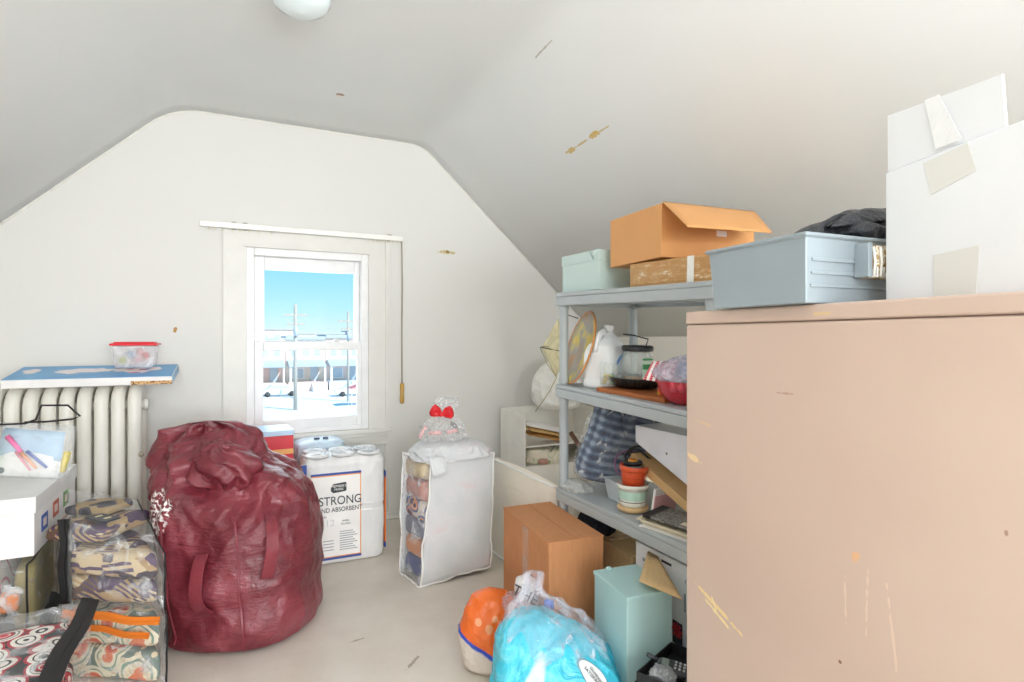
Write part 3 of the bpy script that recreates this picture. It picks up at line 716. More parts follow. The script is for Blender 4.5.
# ------------------------------------------------------------------ the maroon woven sack
s = NT('maroon woven plastic'); v = s.coord()
n1 = s.n('ShaderNodeTexNoise', Scale=6.0, Detail=5, Roughness=.5, Distortion=.5); s.l(v, n1.inputs['Vector'])
w1_ = s.n('ShaderNodeTexWave', Scale=26, Distortion=1.2, _bands_direction='Z'); s.l(v, w1_.inputs['Vector'])
n3 = s.n('ShaderNodeTexNoise', Scale=30, Detail=3); s.l(s.mapping(v, (1, 1, 3.2)), n3.inputs['Vector'])
n4 = s.n('ShaderNodeTexNoise', Scale=13.0, Detail=6, Roughness=.65, Distortion=.6); s.l(s.mapping(v, (1, 1, 2.6)), n4.inputs['Vector'])
col = s.ramp(s.math('ADD', s.math('MULTIPLY', n4.outputs['Fac'], .12), s.math('MULTIPLY', n1.outputs['Fac'], .9)), [(.38, lin('66202a')), (.54, lin('7a2e38')), (.70, lin('8c414b'))])
msk = blob(s, v, (-.275, -.2, .525), .3, .085, .085, 'xz', 18, .6)
msk2 = blob(s, v, (-.33, -.2, .50), .5, .10, .075, 'xz', 60, 2.2)
wv = s.n('ShaderNodeTexWave', Scale=14, Distortion=14, Detail=3, _bands_direction='DIAGONAL'); s.l(v, wv.inputs['Vector']); wv.inputs['Detail Scale'].default_value = 2.2
pr_ = s.math('MULTIPLY', s.math('MULTIPLY', s.math('GREATER_THAN', wv.outputs['Fac'], .66), msk), 1)
col = s.mix(pr_, col, lin('e9e4e2'))
h = s.math('ADD', s.math('ADD', n1.outputs['Fac'], s.math('MULTIPLY', n4.outputs['Fac'], .55)), s.math('MULTIPLY', w1_.outputs['Fac'], .012))
m_maroon = s.bsdf(col, .3, 0, h, .6, .03, .6)
m_maroon2 = wrinkled('maroon webbing', '7c2f39', .36, 20, .4, .006, weave=90)
rows = [(0, -.02, .01, .25, .26, 2.6), (.02, -.02, 0, .28, .285, 2.7), (.10, -.015, 0, .285, .30, 2.7), (.25, -.03, 0, .297, .30, 2.6), (.40, -.043, 0, .307, .29, 2.6), (.50, -.056, 0, .313, .28, 2.5),
        (.58, -.078, .0, .308, .255, 2.3), (.64, -.115, .0, .275, .225, 2.2), (.70, -.165, .0, .24, .19, 2.1), (.76, -.19, .01, .215, .145, 2.0), (.805, -.195, .02, .175, .10, 2.0), (.835, -.19, .02, .10, .055, 2.0), (.843, -.19, .02, .012, .01, 2.0)]
def sackfold(v, a, t, n):
    q = Vector((v.x*4.2+3, v.y*4.2, v.z*2.6))
    r = 0; am = 1
    for k in range(4):
        x = noise.noise(q*(1.9**k)+Vector((k*3.1, 0, 0))); r += am*(1-abs(x)*2.4); am *= .52
    amp = .012+.028*max(0, min(1, (t-.45)*2.5))
    d = amp*(r-1.1)
    # soft sideways sags low down and gathered folds running up to the mouth
    d += .010*math.sin(v.z*34+1.5*math.sin(a*2)+2*noise.noise(v*4))*max(0, 1-t*1.7)
    g = max(0, min(1, (t-.5)*3)); d += .018*g*math.sin(a*9+6*noise.noise(Vector((v.x*3, v.z*4, 1)))+v.z*9)
    d *= min(1, t*12+.3); 
    e = Vector((n.x, n.y, 0))*d
    e.z += .02*g*noise.noise(v*7)*(1 if t < .97 else .2)
    # the dent across the upper front where the mouth is folded over
    cz = v.z-(.60-.25*(v.x+.05)); f = math.exp(-(cz/.035)**2)*max(0, -n.y)*max(0, min(1, (v.x+.38)*5)); e += Vector((0, 1, 0))*.045*f
    return e
bag = thing('woven_sack', 'large bulging maroon woven plastic sack standing on the floor before the window', 'sack', (.08, 2.66, 0), rz=-math.atan(280/569.))
SK = Sack(rows, sackfold, 260, 220); SK.mesh().build('body', m_maroon, bag)
# folded over mouth with deep gathers, upper right
def knotfold(v, a, t, n):
    d = .012*math.sin(a*7+9*noise.noise(Vector((v.x*6, v.y*6, v.z*5)))+t*5)*(1-t*.4)+.03*noise.noise(v*9)+.012*(1-2*abs(noise.noise(v*15)))
    return Vector((n.x*d, n.y*d, .012*noise.noise(v*16)))
kn = Sack([(0, -.03, 0, .07, .06, 2), (.05, -.01, 0, .115, .09, 2), (.10, .0, 0, .12, .09, 2.2), (.15, -.01, 0, .10, .07, 2.1), (.19, -.03, 0, .055, .04, 2), (.205, -.04, 0, .01, .01, 2)], knotfold, 160, 70)
kn.mesh().build('folded_mouth', m_maroon, bag, loc=(-.045, -.10, .60), rot=(R(28), R(12), 0))
def strap(a0, t0, a1, t1, out, w, name='handle_strap'):
    pts = []
    for k in range(17):
        u_ = k/16; a = a0+(a1-a0)*u_; t_ = t0+(t1-t0)*u_; pts.append(SK.p(a, t_, .006+out*math.sin(PI*u_)**.7))
    mb = MB(); vs = []; fs = []
    for k, p in enumerate(pts):
        tg = (pts[min(k+1, 16)]-pts[max(k-1, 0)]).normalized(); nn = Vector((p.x+.03, p.y, 0)).normalized(); sd = tg.cross(nn).normalized(); nn = sd.cross(tg)
        for a, b_ in ((-1, -1), (1, -1), (1, 1), (-1, 1)): vs.append(p+sd*a*w/2+nn*b_*.003)
    for k in range(16):
        for m_ in range(4): fs.append((k*4+m_, k*4+(m_+1) % 4, k*4+4+(m_+1) % 4, k*4+4+m_))
    fs += [(3, 2, 1, 0), (64, 65, 66, 67)]
    return mb.add(vs, fs, True).build(name, m_maroon2, bag, bevel=.001)
aF = -PI/2
strap(aF-.02, .205, aF-.02, .46, .045, .048); strap(aF+.62, .34, aF+.72, .60, .045, .045)
strap(aF+.28, .03, aF+.28, .60, .002, .008, 'seam'); strap(aF-.42, .05, aF-.50, .58, .002, .006, 'seam'); 

# ------------------------------------------------------------------ things under the window
m_wicker = stripes('woven wicker', ['b98f55', 'd6b27a', '9c7442'], 16, (0, PI/2, 0), 1.0)
t = thing('wicker_basket', 'round woven brown basket under the red box by the window', 'basket', (.13, 3.44, 0))
mb = MB().lathe([(.15, 0), (.155, .02), (.175, .3), (.185, .46)], 48); mb.build('basket_body', m_wicker, t)
mb = MB()
for z in (.30, .34, .38, .42, .46, .49): mb.tube([(.186*math.cos(a*PI/24), .186*math.sin(a*PI/24), z+.006*math.sin(a*6)) for a in range(48)], .009, 8, closed=True)
mb.build('woven_rim', m_wicker, t)
MB().lathe([(.19, .495), (.19, .512), (.0, .516)], 48, cap=True).build('basket_lid', m_wicker, t)
t = thing('red_gift_box', 'red box with an orange stripe and pale blue lid on the wicker basket', 'box', (.10, 3.42, .5165), rz=R(3))
MB().span((-.20, -.12, 0), (.195, .12, .155)).build('body', plain('red card', 'd22f3a', .4), t, bevel=.003)
MB().span((-.203, -.124, .155), (.198, .124, .183)).build('lid', plain('pale blue card', 'bcd6ee', .4), t, bevel=.003)
MB().span((-.2, -.1215, .055), (.195, -.1205, .082)).build('stripe', plain('orange stripe', 'eeb06a', .5), t)
t = thing('wrapped_pack', 'pale blue plastic wrapped pack behind the paper towels', 'pack', (.47, 3.58, 0))
Sack([(0, 0, 0, .13, .11, 5), (.03, 0, 0, .14, .12, 6), (.5, 0, 0, .14, .12, 6), (.575, 0, 0, .135, .115, 5), (.60, 0, 0, .10, .08, 3), (.605, 0, 0, .01, .01, 2)], crumple(.008, 12, 4), 90, 60).mesh().build('wrap', wrinkled('pale blue film', 'c9dcea', .25, 12, .4), t)
for x in (-.02, .03): MB().box((x, -.05, .606), (.03, .02, .008)).build('printed_mark', plain('navy mark', '2c3c5c', .5), t)

# paper towels
s = NT('white paper towel film'); v = s.coord(); nn_ = s.noise(s.mapping(v, (1, 1, .3)), 22, 5, .6)
m_tw = s.bsdf(s.ramp(nn_, [(.3, lin('dddcdb')), (.7, lin('e6e5e4'))]), .3, 0, nn_, .35, .012, .5, sub=.1)
t = thing('paper_towel_pack', 'tall white plastic wrapped pack of paper towel rolls below the window', 'paper towels', (.548, 3.262, 0), rz=R(-2))
def lobes(v, a, t_, n):
    fx = abs(math.cos(v.x/.145*PI))       # three rolls across, two deep
    d = .012*fx*abs(n.y)+.010*abs(math.sin(v.y/.14*PI))*abs(n.x)
    d += .004*noise.noise(v*16)+.003*math.sin(v.z*90+4*noise.noise(v*7))*(1 if abs(v.z-.29) < .02 else 0)
    return n*d+Vector((0, 0, (.010*noise.noise(v*20)) if t_ > .93 else 0))
Sack([(0, 0, 0, .19, .11, 5), (.006, 0, 0, .205, .128, 6), (.03, 0, 0, .209, .132, 7), (.28, 0, 0, .212, .134, 8), (.295, 0, 0, .209, .132, 8), (.31, 0, 0, .212, .134, 8), (.525, 0, 0, .21, .132, 7), (.552, 0, 0, .198, .12, 6), (.561, 0, 0, .18, .10, 5), (.564, 0, 0, .02, .02, 3)], lobes, 200, 140).mesh().build('wrapper', m_tw, t)
for i in range(3):
    for j in range(2): MB().lathe([(.058, .0), (.064, .004), (.064, .008), (.06, .012), (.024, .010), (.02, .002), (.0, .0)], 32, cap=False).build('roll_end', m_tw, t, loc=(-.138+.138*i, -.065+.13*j, .563))
for k, (x, y, r) in enumerate(((-.06, -.05, .4), (.08, .04, -.3), (.15, -.06, .9), (-.14, .06, 0))):
    MB().quad((-.06, -.03, .0), (.06, -.03, .0), (.055, .03, .006), (-.05, .03, .004), 6, .0015, .01).build('film_fold', film('towel film', 'dfeaf4', .2, .6, 30), t, loc=(x, y, .578), rot=(0, 0, r))
m_lab = plain('label white', 'f4f1ee', .35); m_labblue = plain('label blue', '2e4f9e', .4); m_laborange = plain('label orange', 'ea9a4a', .4); m_ink = plain('label ink', '33363a', .5); m_grey = plain('label grey', '9aa0a4', .5)
yl = -.151
lab = MB().span((-.175, yl, .028), (.082, yl+.012, .488)).build('front_label', m_lab, t, bevel=.002)
MB().span((-.175, yl-.0012, .476), (.082, yl, .488)).build('blue_rule', m_labblue, lab); MB().span((-.175, yl-.0012, .470), (.082, yl, .4755)).build('orange_rule', m_laborange, lab)
MB().span((-.175, yl-.0012, .030), (.082, yl, .042)).build('blue_rule', m_labblue, lab); MB().span((-.175, yl-.0012, .0425), (.082, yl, .047)).build('orange_rule', m_laborange, lab)
MB().span((.076, yl-.0012, .047), (.081, yl, .470)).build('orange_rule', m_laborange, lab)
MB().prism([(-.075, .41), (-.063, .428), (.0, .434), (.005, .428), (.005, .392), (.0, .386), (-.063, .380), (-.075, .392)], (yl-.0015, yl)).build('badge', m_ink, lab)
rt = (R(90), 0, 0)
text("MEMBER'S", .018, (-.034, yl-.002, .415), rt, m_lab, lab); text("MARK", .018, (-.034, yl-.002, .398), rt, m_lab, lab)
text('STRONG', .064, (-.026, yl-.002, .338), rt, m_ink, lab, sx=.86, ext=.0012); text('AND ABSORBENT', .034, (-.028, yl-.002, .291), rt, m_ink, lab, sx=.84, ext=.0008)
text('rolls', .014, (-.11, yl-.002, .258), rt, m_ink, lab)
text('12', .05, (-.08, yl-.002, .222), rt, plain('label pale', 'd7d9da', .5), lab)
text('PAPER', .013, (.0, yl-.002, .228), rt, m_ink, lab); text('TOWELS', .013, (.0, yl-.002, .212), rt, m_ink, lab)
for k in range(9): MB().span((-.03, yl-.0012, .075+.012*k), (.062-(k % 3)*.012, yl, .079+.012*k)).build('small_print', m_grey, lab)
for k in range(4): MB().span((-.115, yl-.0012, .08+.016*k), (-.06, yl, .084+.016*k)).build('small_print', m_grey, lab)
MB().span((.216, -.11, .07), (.2235, .03, .43)).build('orange_side_print', plain('orange print', 'e2742c', .4), t); MB().span((.216, -.11, .43), (.2237, .03, .46)).build('blue_side_print', m_labblue, t); MB().span((.216, -.11, .04), (.2237, .03, .07)).build('blue_side_print', m_labblue, t)
MB().span((-.222, yl+.001, .44), (-.195, yl+.006, .54)).build('blue_corner_print', m_labblue, t)

# ------------------------------------------------------------------ white storage bag of clothes
m_nonwoven = None
s = NT('white nonwoven fabric'); v = s.coord()
col = s.ramp(s.noise(v, 7, 3), [(.35, lin('cdd0d2')), (.6, lin('d6d6d8')), (.8, lin('dcc4c8'))])
m_nonwoven = s.bsdf(col, .8, 0, s.noise(v, 10, 6, .65), .45, .02, .2, sub=.1)
m_wpipe = plain('white piping', 'f2f1ee', .5)
m_clearbag = film('clear vinyl panel', 'eceff3', .07, .45, 11, .1, .7)
o0 = Vector((.985, 2.78, 0)); t = thing('clothes_storage_bag', 'tall white fabric storage bag with a clear left side, filled with clothes', 'storage bag', o0)
L = lambda x, y, z: Vector((x, y, z))-o0
A0, B0, C0, D0 = L(.81, 2.646, .004), L(1.187, 2.668, .03), L(1.16, 2.93, .004), L(.77, 2.86, .004)
A1, B1, C1, D1 = L(.862, 2.63, .60), L(1.205, 2.66, .61), L(1.165, 2.93, .62), L(.775, 2.83, .62)
MB().quad(A0, B0, B1, A1, 24, .002, .022).build('front_panel', m_nonwoven, t); MB().quad(D0, A0, A1, D1, 24, .0015, .025).build('clear_side', m_clearbag, t)
MB().quad(B0, C0, C1, B1, 14, .002, .015).build('right_side', m_nonwoven, t); MB().quad(C0, D0, D1, C1, 14, .002, .015).build('back_panel', m_nonwoven, t)
tp = Sack([(.0, 0, 0, .205, .135, 4), (.03, .0, .0, .195, .13, 3.6), (.06, .0, .0, .16, .11, 3), (.08, -.01, .0, .10, .07, 2.5), (.088, -.01, 0, .02, .02, 2)], crumple(.014, 14, 2, 1), 140, 40)
tp.mesh().build('top_cover', m_nonwoven, t, loc=(.017, -.018, .60), rot=(R(1), 0, R(-4)))
def wob(a, b, amp=.004, sd=0, n=12): return [a.lerp(b, k/n)+Vector((noise.noise(Vector((k*.4, sd, 0))), noise.noise(Vector((sd, k*.4, 0))), noise.noise(Vector((0, sd, k*.4)))))*amp for k in range(n+1)]
for i, (p, q) in enumerate(((A0, A1), (B0, B1), (D0, D1), (A0, B0), (D0, A0), (A1, B1), (D1, A1), (B0, C0))): MB().tube(wob(p, q, .012, i), .0045, 6).build('piping', m_wpipe, t)
MB().quad(L(.845, 2.625, .63), L(.92, 2.61, .63), L(.93, 2.60, .545), L(.86, 2.60, .53), 5, .002, .01).build('cloth_flap', m_nonwoven, t)
cl = [('navy', '34457c', 'navy garment'), ('orange', 'cc7f46', 'orange and brown printed garment'), ('grey', '77798a', 'slate grey garment'), ('multi', None, 'multicolour print garment'), ('rose', 'b9877c', 'dusty rose garment'), ('beige', 'c8b89a', 'beige garment')]
zz = .012
for i, (nm, cc, ll) in enumerate(cl):
    m_ = wrinkled('cloth '+nm, cc, .9, 12, .6, .02) if cc else voro('mixed print', [(0, '4b3f5a'), (.25, 'd08a5c'), (.4, '5c6a94'), (.55, 'c9beb4')], 14, .9)
    pos = ['at the bottom of', 'second from the bottom in', 'third from the bottom in', 'third from the top in', 'second from the top in', 'topmost in'][i]
    cloth_quad('folded_garment', ll+' '+pos+' the white storage bag', 'clothes', [(.81, 2.646), (1.187, 2.668), (1.16, 2.93), (.77, 2.86)], zz, .104, m_, .07, 'clothes in the white storage bag', .03, .28); zz += .097
# gift bag with a red bow on top
m_film2 = film('crinkled cellophane', 'f2f2f4', .22, .7, 26, .08, 1)
t = thing('cellophane_gift', 'crumpled clear cellophane bundle with a red bow on top of the white storage bag', 'gift wrap', (.955, 2.735, .685), rz=-.45)
Sack([(0, -.01, 0, .10, .06, 2), (.03, 0, 0, .115, .07, 2), (.08, 0, 0, .09, .055, 2), (.115, .01, 0, .045, .03, 2), (.14, .015, 0, .04, .025, 2), (.19, .02, 0, .055, .03, 2), (.215, .02, 0, .05, .012, 2)], crumple(.02, 22, 9, .8), 120, 70).mesh().build('cellophane', m_film2, t)
m_bow = wrinkled('red ribbon', 'd8202c', .25, 25, .4)
for sgn in (-1, 1):
    o = Sack([(0, 0, 0, .010, .008, 2), (.025, 0, 0, .024, .016, 2), (.05, 0, 0, .028, .018, 2.2), (.058, 0, 0, .015, .008, 2)], crumple(.005, 50, sgn), 40, 20).mesh().build('bow_loop', m_bow, t, loc=(.0+.002*sgn, -.045, .135), rot=(0, sgn*R(75) if sgn > 0 else R(-62), 0))
MB().lathe([(.0, -.012), (.012, -.008), (.014, 0), (.011, .009), (0, .013)], 16, cap=False).build('bow_knot', m_bow, t, loc=(0, -.05, .135))
mcane = stripes('red white candy stripes', ['d2303c', 'f4efee', 'd2303c', 'f4efee'], 30, (0, .7, 0), 0, .4)
for k, (a, b_) in enumerate((((-.11, -.05, .02), (-.075, -.055, .075)), ((-.06, -.07, .045), (.0, -.075, .05)), ((.03, -.07, .05), (.08, -.065, .06)))):
    MB().tube([a, b_], .009, 8).build('candy_stick', mcane, t)
t = thing('umbrella_handle', 'dark short stick with grey cloth poking up behind the white storage bag', 'stick', (1.16, 2.97, 0), rot=(R(2), R(-3), 0))
MB().tube([(0, 0, 0), (0, 0, .64), (-.015, 0, .70)], .009, 10).build('shaft', plain('grey cloth', '8c8f88', .8), t); MB().tube([(-.015, 0, .70), (-.03, 0, .73), (-.045, 0, .735)], [.010, .012, .011], 10).build('grip', plain('dark grip', '35332e', .5), t)
# ------------------------------------------------------------------ grey plastic shelving
m_shelf = plain('grey shelf plastic', 'aab1b4', .45, bscale=220, bstr=.12, var=.03)
shelf = thing('shelving_unit', 'grey plastic shelving unit with round posts along the right wall', 'shelving', (1.277, 1.25, 0))
SD, SL = .44, .91       # depth (x) and length (y)
def ztop(y, k): return {2: 1.398-.0293*(2.158-y), 1: .998-.0335*(2.158-y), 0: .545}[k]
def tier(k):
    # rounded lip, pans and ribs underneath
    mb = MB(); h = .056
    z0, z1 = ztop(1.25, k), ztop(2.16, k)
    def P(x, y, dz): return (x, y, z0+(z1-z0)*y/SL+dz)
    mb.hexa([P(0, 0, -.018), P(SD, 0, -.018), P(SD, SL, -.018), P(0, SL, -.018)], [P(0, 0, 0), P(SD, 0, 0), P(SD, SL, 0), P(0, SL, 0)])
    for (xa, xb, ya, yb) in ((0, .022, 0, SL), (SD-.022, SD, 0, SL), (.022, SD-.022, 0, .022), (.022, SD-.022, SL-.022, SL)):
        mb.hexa([P(xa, ya, -h), P(xb, ya, -h), P(xb, yb, -h), P(xa, yb, -h)], [P(xa, ya, -.018), P(xb, ya, -.018), P(xb, yb, -.018), P(xa, yb, -.018)])
    for y in (.18, .36, .54, .72): mb.hexa([P(.022, y, -.045), P(SD-.022, y, -.045), P(SD-.022, y+.008, -.045), P(.022, y+.008, -.045)], [P(.022, y, -.018), P(SD-.022, y, -.018), P(SD-.022, y+.008, -.018), P(.022, y+.008, -.018)])
    return mb
for k in (2, 1, 0): tier(k).build('shelf_tier', m_shelf, shelf, bevel=.005)
for (px, py) in ((.026, SL-.026), (SD-.036, SL-.026), (.026, .026), (SD-.036, .026)):
    ys = 1.25+py
    for (a, b_) in ((0.0, ztop(ys, 0)-.05), (ztop(ys, 0), ztop(ys, 1)-.05), (ztop(ys, 1), ztop(ys, 2)-.05)):
        MB().lathe([(.023, 0), (.023, .02), (.020, .03), (.0195, (b_-a)-.03), (.022, (b_-a)-.02), (.022, b_-a)], 24, (px, py, a)).build('post', m_shelf, shelf)

# ------------------------------------------------------------------ beige metal cabinet
s = NT('beige painted metal'); v = s.coord()
col = s.ramp(s.noise(v, 2.0, 4), [(.3, lin('bba496')), (.7, lin('c4ae9f'))])
FYc = lambda yy, zz: (0, yy, zz)
for (y, z, ang, ry_, rz_, tint, thr, ns) in ((-.098, .588, .36, .085, .005, 'dec48c', 1, 60), (-.105, .570, .42, .05, .004, 'e2cc98', 1, 60), (-.095, .588, 1.1, .018, .003, 'e2cc98', 1, 60), (-.028, .911, .3, .026, .008, 'dfc79a', 1, 60), (-.06, 1.0, .2, .05, .005, 'cbb093', .5, 60), (-.438, .816, 0, .010, .013, 'd2a680', .8, 50), (-.50, .74, 1.45, .10, .0035, 'cdb6a4', .5, 50), (-.46, .75, 1.6, .09, .003, 'cdb6a4', .5, 50), (-.42, .74, 1.55, .06, .003, 'cdb6a4', .5, 50), (-.37, 1.245, 0, .035, .004, 'c9ae86', .6, 60), (-.29, 1.09, 0, .03, .003, 'ab8f82', .5, 90), (-.41, .62, 0, .003, .003, '7a5a48', .9, 20), (-.66, .93, 0, .003, .006, '9a7a68', .9, 60)):
    col = s.mix(blob(s, v, (0, y, z), ang if ang else 0, ry_, rz_, 'yz', ns, .8, thr), col, lin(tint))
m_cab = s.bsdf(col, .42, 0, s.math('ADD', s.noise(v, 8, 4), s.math('MULTIPLY', s.noise(v, 300, 2), .06)), .1, .006, .45)
# origin at the far left corner of the face that looks into the room; the face runs along -y
cab = thing('metal_cabinet', 'tall beige painted metal cabinet with scratches at the right edge of the photo', 'cabinet', (1.0, 1.064, 0), rz=-R(3.25))
MB().span((0, -.92, .04), (.50, 0, 1.231)).build('cabinet_body', m_cab, cab, bevel=.004)
MB().span((-.0012, -.9225, 1.2335), (.5025, .0015, 1.264)).build('top_panel', m_cab, cab, bevel=.005, seg=3)
MB().span((.006, -.914, 1.2305), (.494, -.006, 1.2340)).build('seam', plain('dark seam', '8a7468', .6), cab)
MB().span((.02, -.9, 0), (.48, -.02, .04)).build('plinth', m_cab, cab)
for xx in (.02, .255): 
    d_ = MB().span((xx, -.932, .08), (xx+.225, -.921, 1.21)).build('door', m_cab, cab, bevel=.003); MB().tube([(xx+(.2 if xx < .1 else .025), -.945, .6), (xx+(.2 if xx < .1 else .025), -.945, .75)], .006, 8).build('handle', m_valve, d_)

# ------------------------------------------------------------------ blue grey bin on the cabinet
m_bin = plain('blue grey bin plastic', '8e999f', .35, bscale=200, bstr=.08, var=.03)
bt = thing('storage_bin', 'blue grey plastic bin with ribbed side overhanging the front of the beige cabinet', 'bin', (1.095, .815, 1.265), rz=-R(3.25))
def taper_box(b0, b1, z0, z1, th, rimw=.0, rimh=0):
    """open box: bottom half sizes b0, top half sizes b1"""
    mb = MB(); vs = []
    def ring(hx, hy, z): return [(-hx, -hy, z), (hx, -hy, z), (hx, hy, z), (-hx, hy, z)]
    rings = [ring(b0[0], b0[1], z0), ring(b1[0], b1[1], z1)]
    if rimw: rings += [ring(b1[0]+rimw, b1[1]+rimw, z1), ring(b1[0]+rimw, b1[1]+rimw, z1+rimh)]; zt = z1+rimh
    else: zt = z1
    rings += [ring(b1[0]-th, b1[1]-th, zt), ring(b0[0]-th, b0[1]-th, z0+th)]
    for r_ in rings: vs += r_
    fs = [(3, 2, 1, 0)]; n_ = len(rings)
    for i in range(n_-1):
        for j in range(4): fs.append((i*4+j, i*4+(j+1) % 4, i*4+4+(j+1) % 4, i*4+4+j))
    fs.append(tuple((n_-1)*4+j for j in range(4)))
    return mb.add(vs, fs)
taper_box((.135, .118), (.145, .126), 0, .122, .003, .006, .008).build('bin_body', m_bin, bt, bevel=.004)
for k in range(3):
    zc = .030+.024*k; y_ = .118+.008*zc/.122
    MB().span((-.128, -y_-.0035, zc), (.128, -y_+.001, zc+.006)).build('rib', m_bin, bt, bevel=.001)
m_blackplastic = wrinkled('black plastic sheet', '2c3035', .3, 30, .9, .02)
t = thing('black_plastic_bag', 'crumpled black plastic bag lying on top of the blue grey bin', 'bag', (1.195, .785, 1.402), rz=-.15); t.scale = (1, 1, 1.35)
def bagf(v, a, t_, n): return n*(.014*math.sin(a*6+5*noise.noise(v*12)))+Vector((0, 0, .018*noise.noise(v*22)*t_))
Sack([(0, 0, 0, .115, .085, 2.4), (.008, 0, 0, .12, .09, 2.3), (.022, .01, 0, .105, .075, 2.2), (.038, .03, 0, .07, .05, 2), (.047, .035, 0, .02, .015, 2)], bagf, 140, 50).mesh().build('bag_body', m_blackplastic, t)
for k, (a, b_, c_, d_) in enumerate((((-.12, -.07, .014), (.02, -.085, .03), (.06, -.05, .055), (-.05, -.03, .04)), ((-.10, -.04, .02), (.0, -.05, .05), (.05, .0, .052), (-.06, .0, .03)), ((.0, -.08, .02), (.12, -.07, .03), (.12, -.02, .05), (.03, -.03, .056)))):
    MB().quad(a, b_, c_, d_, 8, .0015, .012).build('fold', m_blackplastic, t)
m_cream = plain('cream painted wire', 'd9c7a4', .5); 
t = thing('napkin_holder', 'cream woven holder hung over the right rim of the blue grey bin', 'holder', (1.118, .678, 1.315), rz=-R(3.25))
MB().span((-.035, -.012, 0), (.035, .010, .062)).build('panel', voro('tan cream weave', [(0, 'c9ad80'), (.3, 'efe6d4'), (.55, 'a08458')], 60), t, bevel=.002)
for k in range(4):
    x = -.028+.019*k; MB().tube([(x, -.016, .058), (x+.003, -.017, .03), (x, -.016, .004), (x+.008, -.017, .0), (x+.01, -.016, .02)], .0025, 6).build('wire_hook', m_rail, t)
MB().span((-.045, -.018, .0), (-.033, .012, .065)).build('clip', m_bin, t, bevel=.002)

# ------------------------------------------------------------------ tall white carton on the cabinet
m_wcard = plain('white corrugated card', 'eef0f3', .5, bscale=120, bstr=.06, var=.015)
m_tape = NT('clear packing tape'); m_tape.bsdf(lin('e4e3de'), .45, 0, m_tape.noise(m_tape.coord(), 90, 3), .05, .001, .3); m_tape = m_tape.m
m_creased = wrinkled('creased white tape', 'f2f3f4', .35, 30, .35, .006, .03)
t = thing('tall_carton', 'tall white carton with its flap standing up and two pieces of packing tape', 'box', (1.103, .650, 1.265), rz=-R(21))
MB().span((0, -.29, 0), (.26, 0, .245)).build('carton_body', m_wcard, t, bevel=.002)
MB().quad((.0045, 0, .2475), (.0045, -.232, .2475), (.0025, -.228, .326), (.0025, -.002, .352), 1, .004).build('flap', m_wcard, t)
MB().quad((.264, 0, .2475), (.264, -.29, .2475), (.34, -.285, .20), (.34, -.01, .20), 1, .004).build('flap', m_wcard, t)
MB().quad((-.0008, -.09, .236), (-.0008, -.175, .243), (-.0008, -.190, .195), (-.0008, -.105, .178), 1, .0006).build('tape', m_tape, t)
MB().quad((-.0008, -.11, .075), (-.0008, -.195, .078), (-.0008, -.19, .002), (-.0008, -.112, .002), 1, .0006).build('tape', m_tape, t)
MB().quad((.0, -.09, .344), (.0, -.12, .342), (-.0006, -.165, .252), (-.0006, -.115, .252), 1, .0006).build('tape', m_creased, t)
t = thing('brown_carton_piece', 'brown cardboard tube with crumpled tape behind the tall white carton', 'cardboard', (1.175, .40, 1.265), rz=-R(21))
MB().lathe([(.025, 0), (.025, .33), (.022, .33), (.022, .02)], 20).build('tube', cardboard('brown tube', 'c9935c'), t)
Sack([(0, 0, 0, .02, .02, 2), (.03, 0, 0, .035, .03, 2), (.06, 0, 0, .02, .02, 2)], crumple(.01, 40, 3), 50, 20).mesh().build('crumpled_tape', m_film2, t, loc=(0, 0, .33))

# ------------------------------------------------------------------ boxes on the top tier
m_pale = plain('pale aqua card', 'bfd3cf', .5, bscale=100, bstr=.06, var=.02)
def ridge(mb, pts, r=.002): return mb.tube(pts, r, 6)
t = thing('aqua_box', 'pale aqua cardboard box at the far end of the top shelf', 'box', (1.385, 2.02, 1.395), rz=R(1.5))
MB().span((-.075, -.133, 0), (.085, .133, .155)).build('body', m_pale, t, bevel=.002)
MB().hexa([(-.078, -.136, .118), (.088, -.136, .118), (.088, .136, .118), (-.078, .136, .118)], [(-.078, -.136, .161), (.088, -.136, .161), (.088, .136, .161), (-.078, .136, .161)]).build('lid', m_pale, t, bevel=.002)
MB().quad((-.0785, -.134, .158), (-.0785, -.1, .12), (-.0790, -.07, .158), (-.079, -.1, .16), 2, .0008).build('crease', m_pale, t)
m_tapedcard = cardboard('taped cardboard', 'c39762'); 
s = NT('shiny brown tape'); v = s.coord(); nn_ = s.noise(s.mapping(v, (1, 1, 3)), 24, 6, .7)
m_shiny = s.bsdf(s.ramp(nn_, [(.45, lin('b98a52')), (.6, lin('cfa873')), (.66, lin('efe6d8'))]), .2, 0, nn_, .7, .01)
t = thing('taped_box', 'flat brown box wrapped in shiny tape beneath the orange box on the top shelf', 'box', (1.46, 1.485, 1.3805), rot=(R(1.7), 0, 0))
MB().span((-.145, -.205, 0), (.21, .205, .085)).build('body', m_tapedcard, t, bevel=.003)
for (a, b_) in (((-.1465, -.20, .008), (-.1455, .20, .078)), ((-.14, -.2065, .01), (.2, -.2055, .075))): MB().span(a, b_).build('tape', m_shiny, t)
MB().span((-.1468, -.12, .0), (-.1458, -.09, .0855)).build('cross_tape', m_tape, t)
m_orangecard = plain('orange brown card', 'd2995f', .6, bscale=70, bstr=.06, var=.03)
t = thing('open_flap_box', 'orange cardboard box with its lid flap hanging open, on top of the taped box', 'box', (1.515, 1.645, 1.474), rz=R(-4))
MB().span((-.205, -.16, 0), (.205, .16, .182)).build('body', m_orangecard, t, bevel=.002)
bx_ = lambda X_, Y_, Z_: Matrix.Rotation(R(4), 4, 'Z') @ Vector((X_-1.515, Y_-1.645, Z_-1.474))
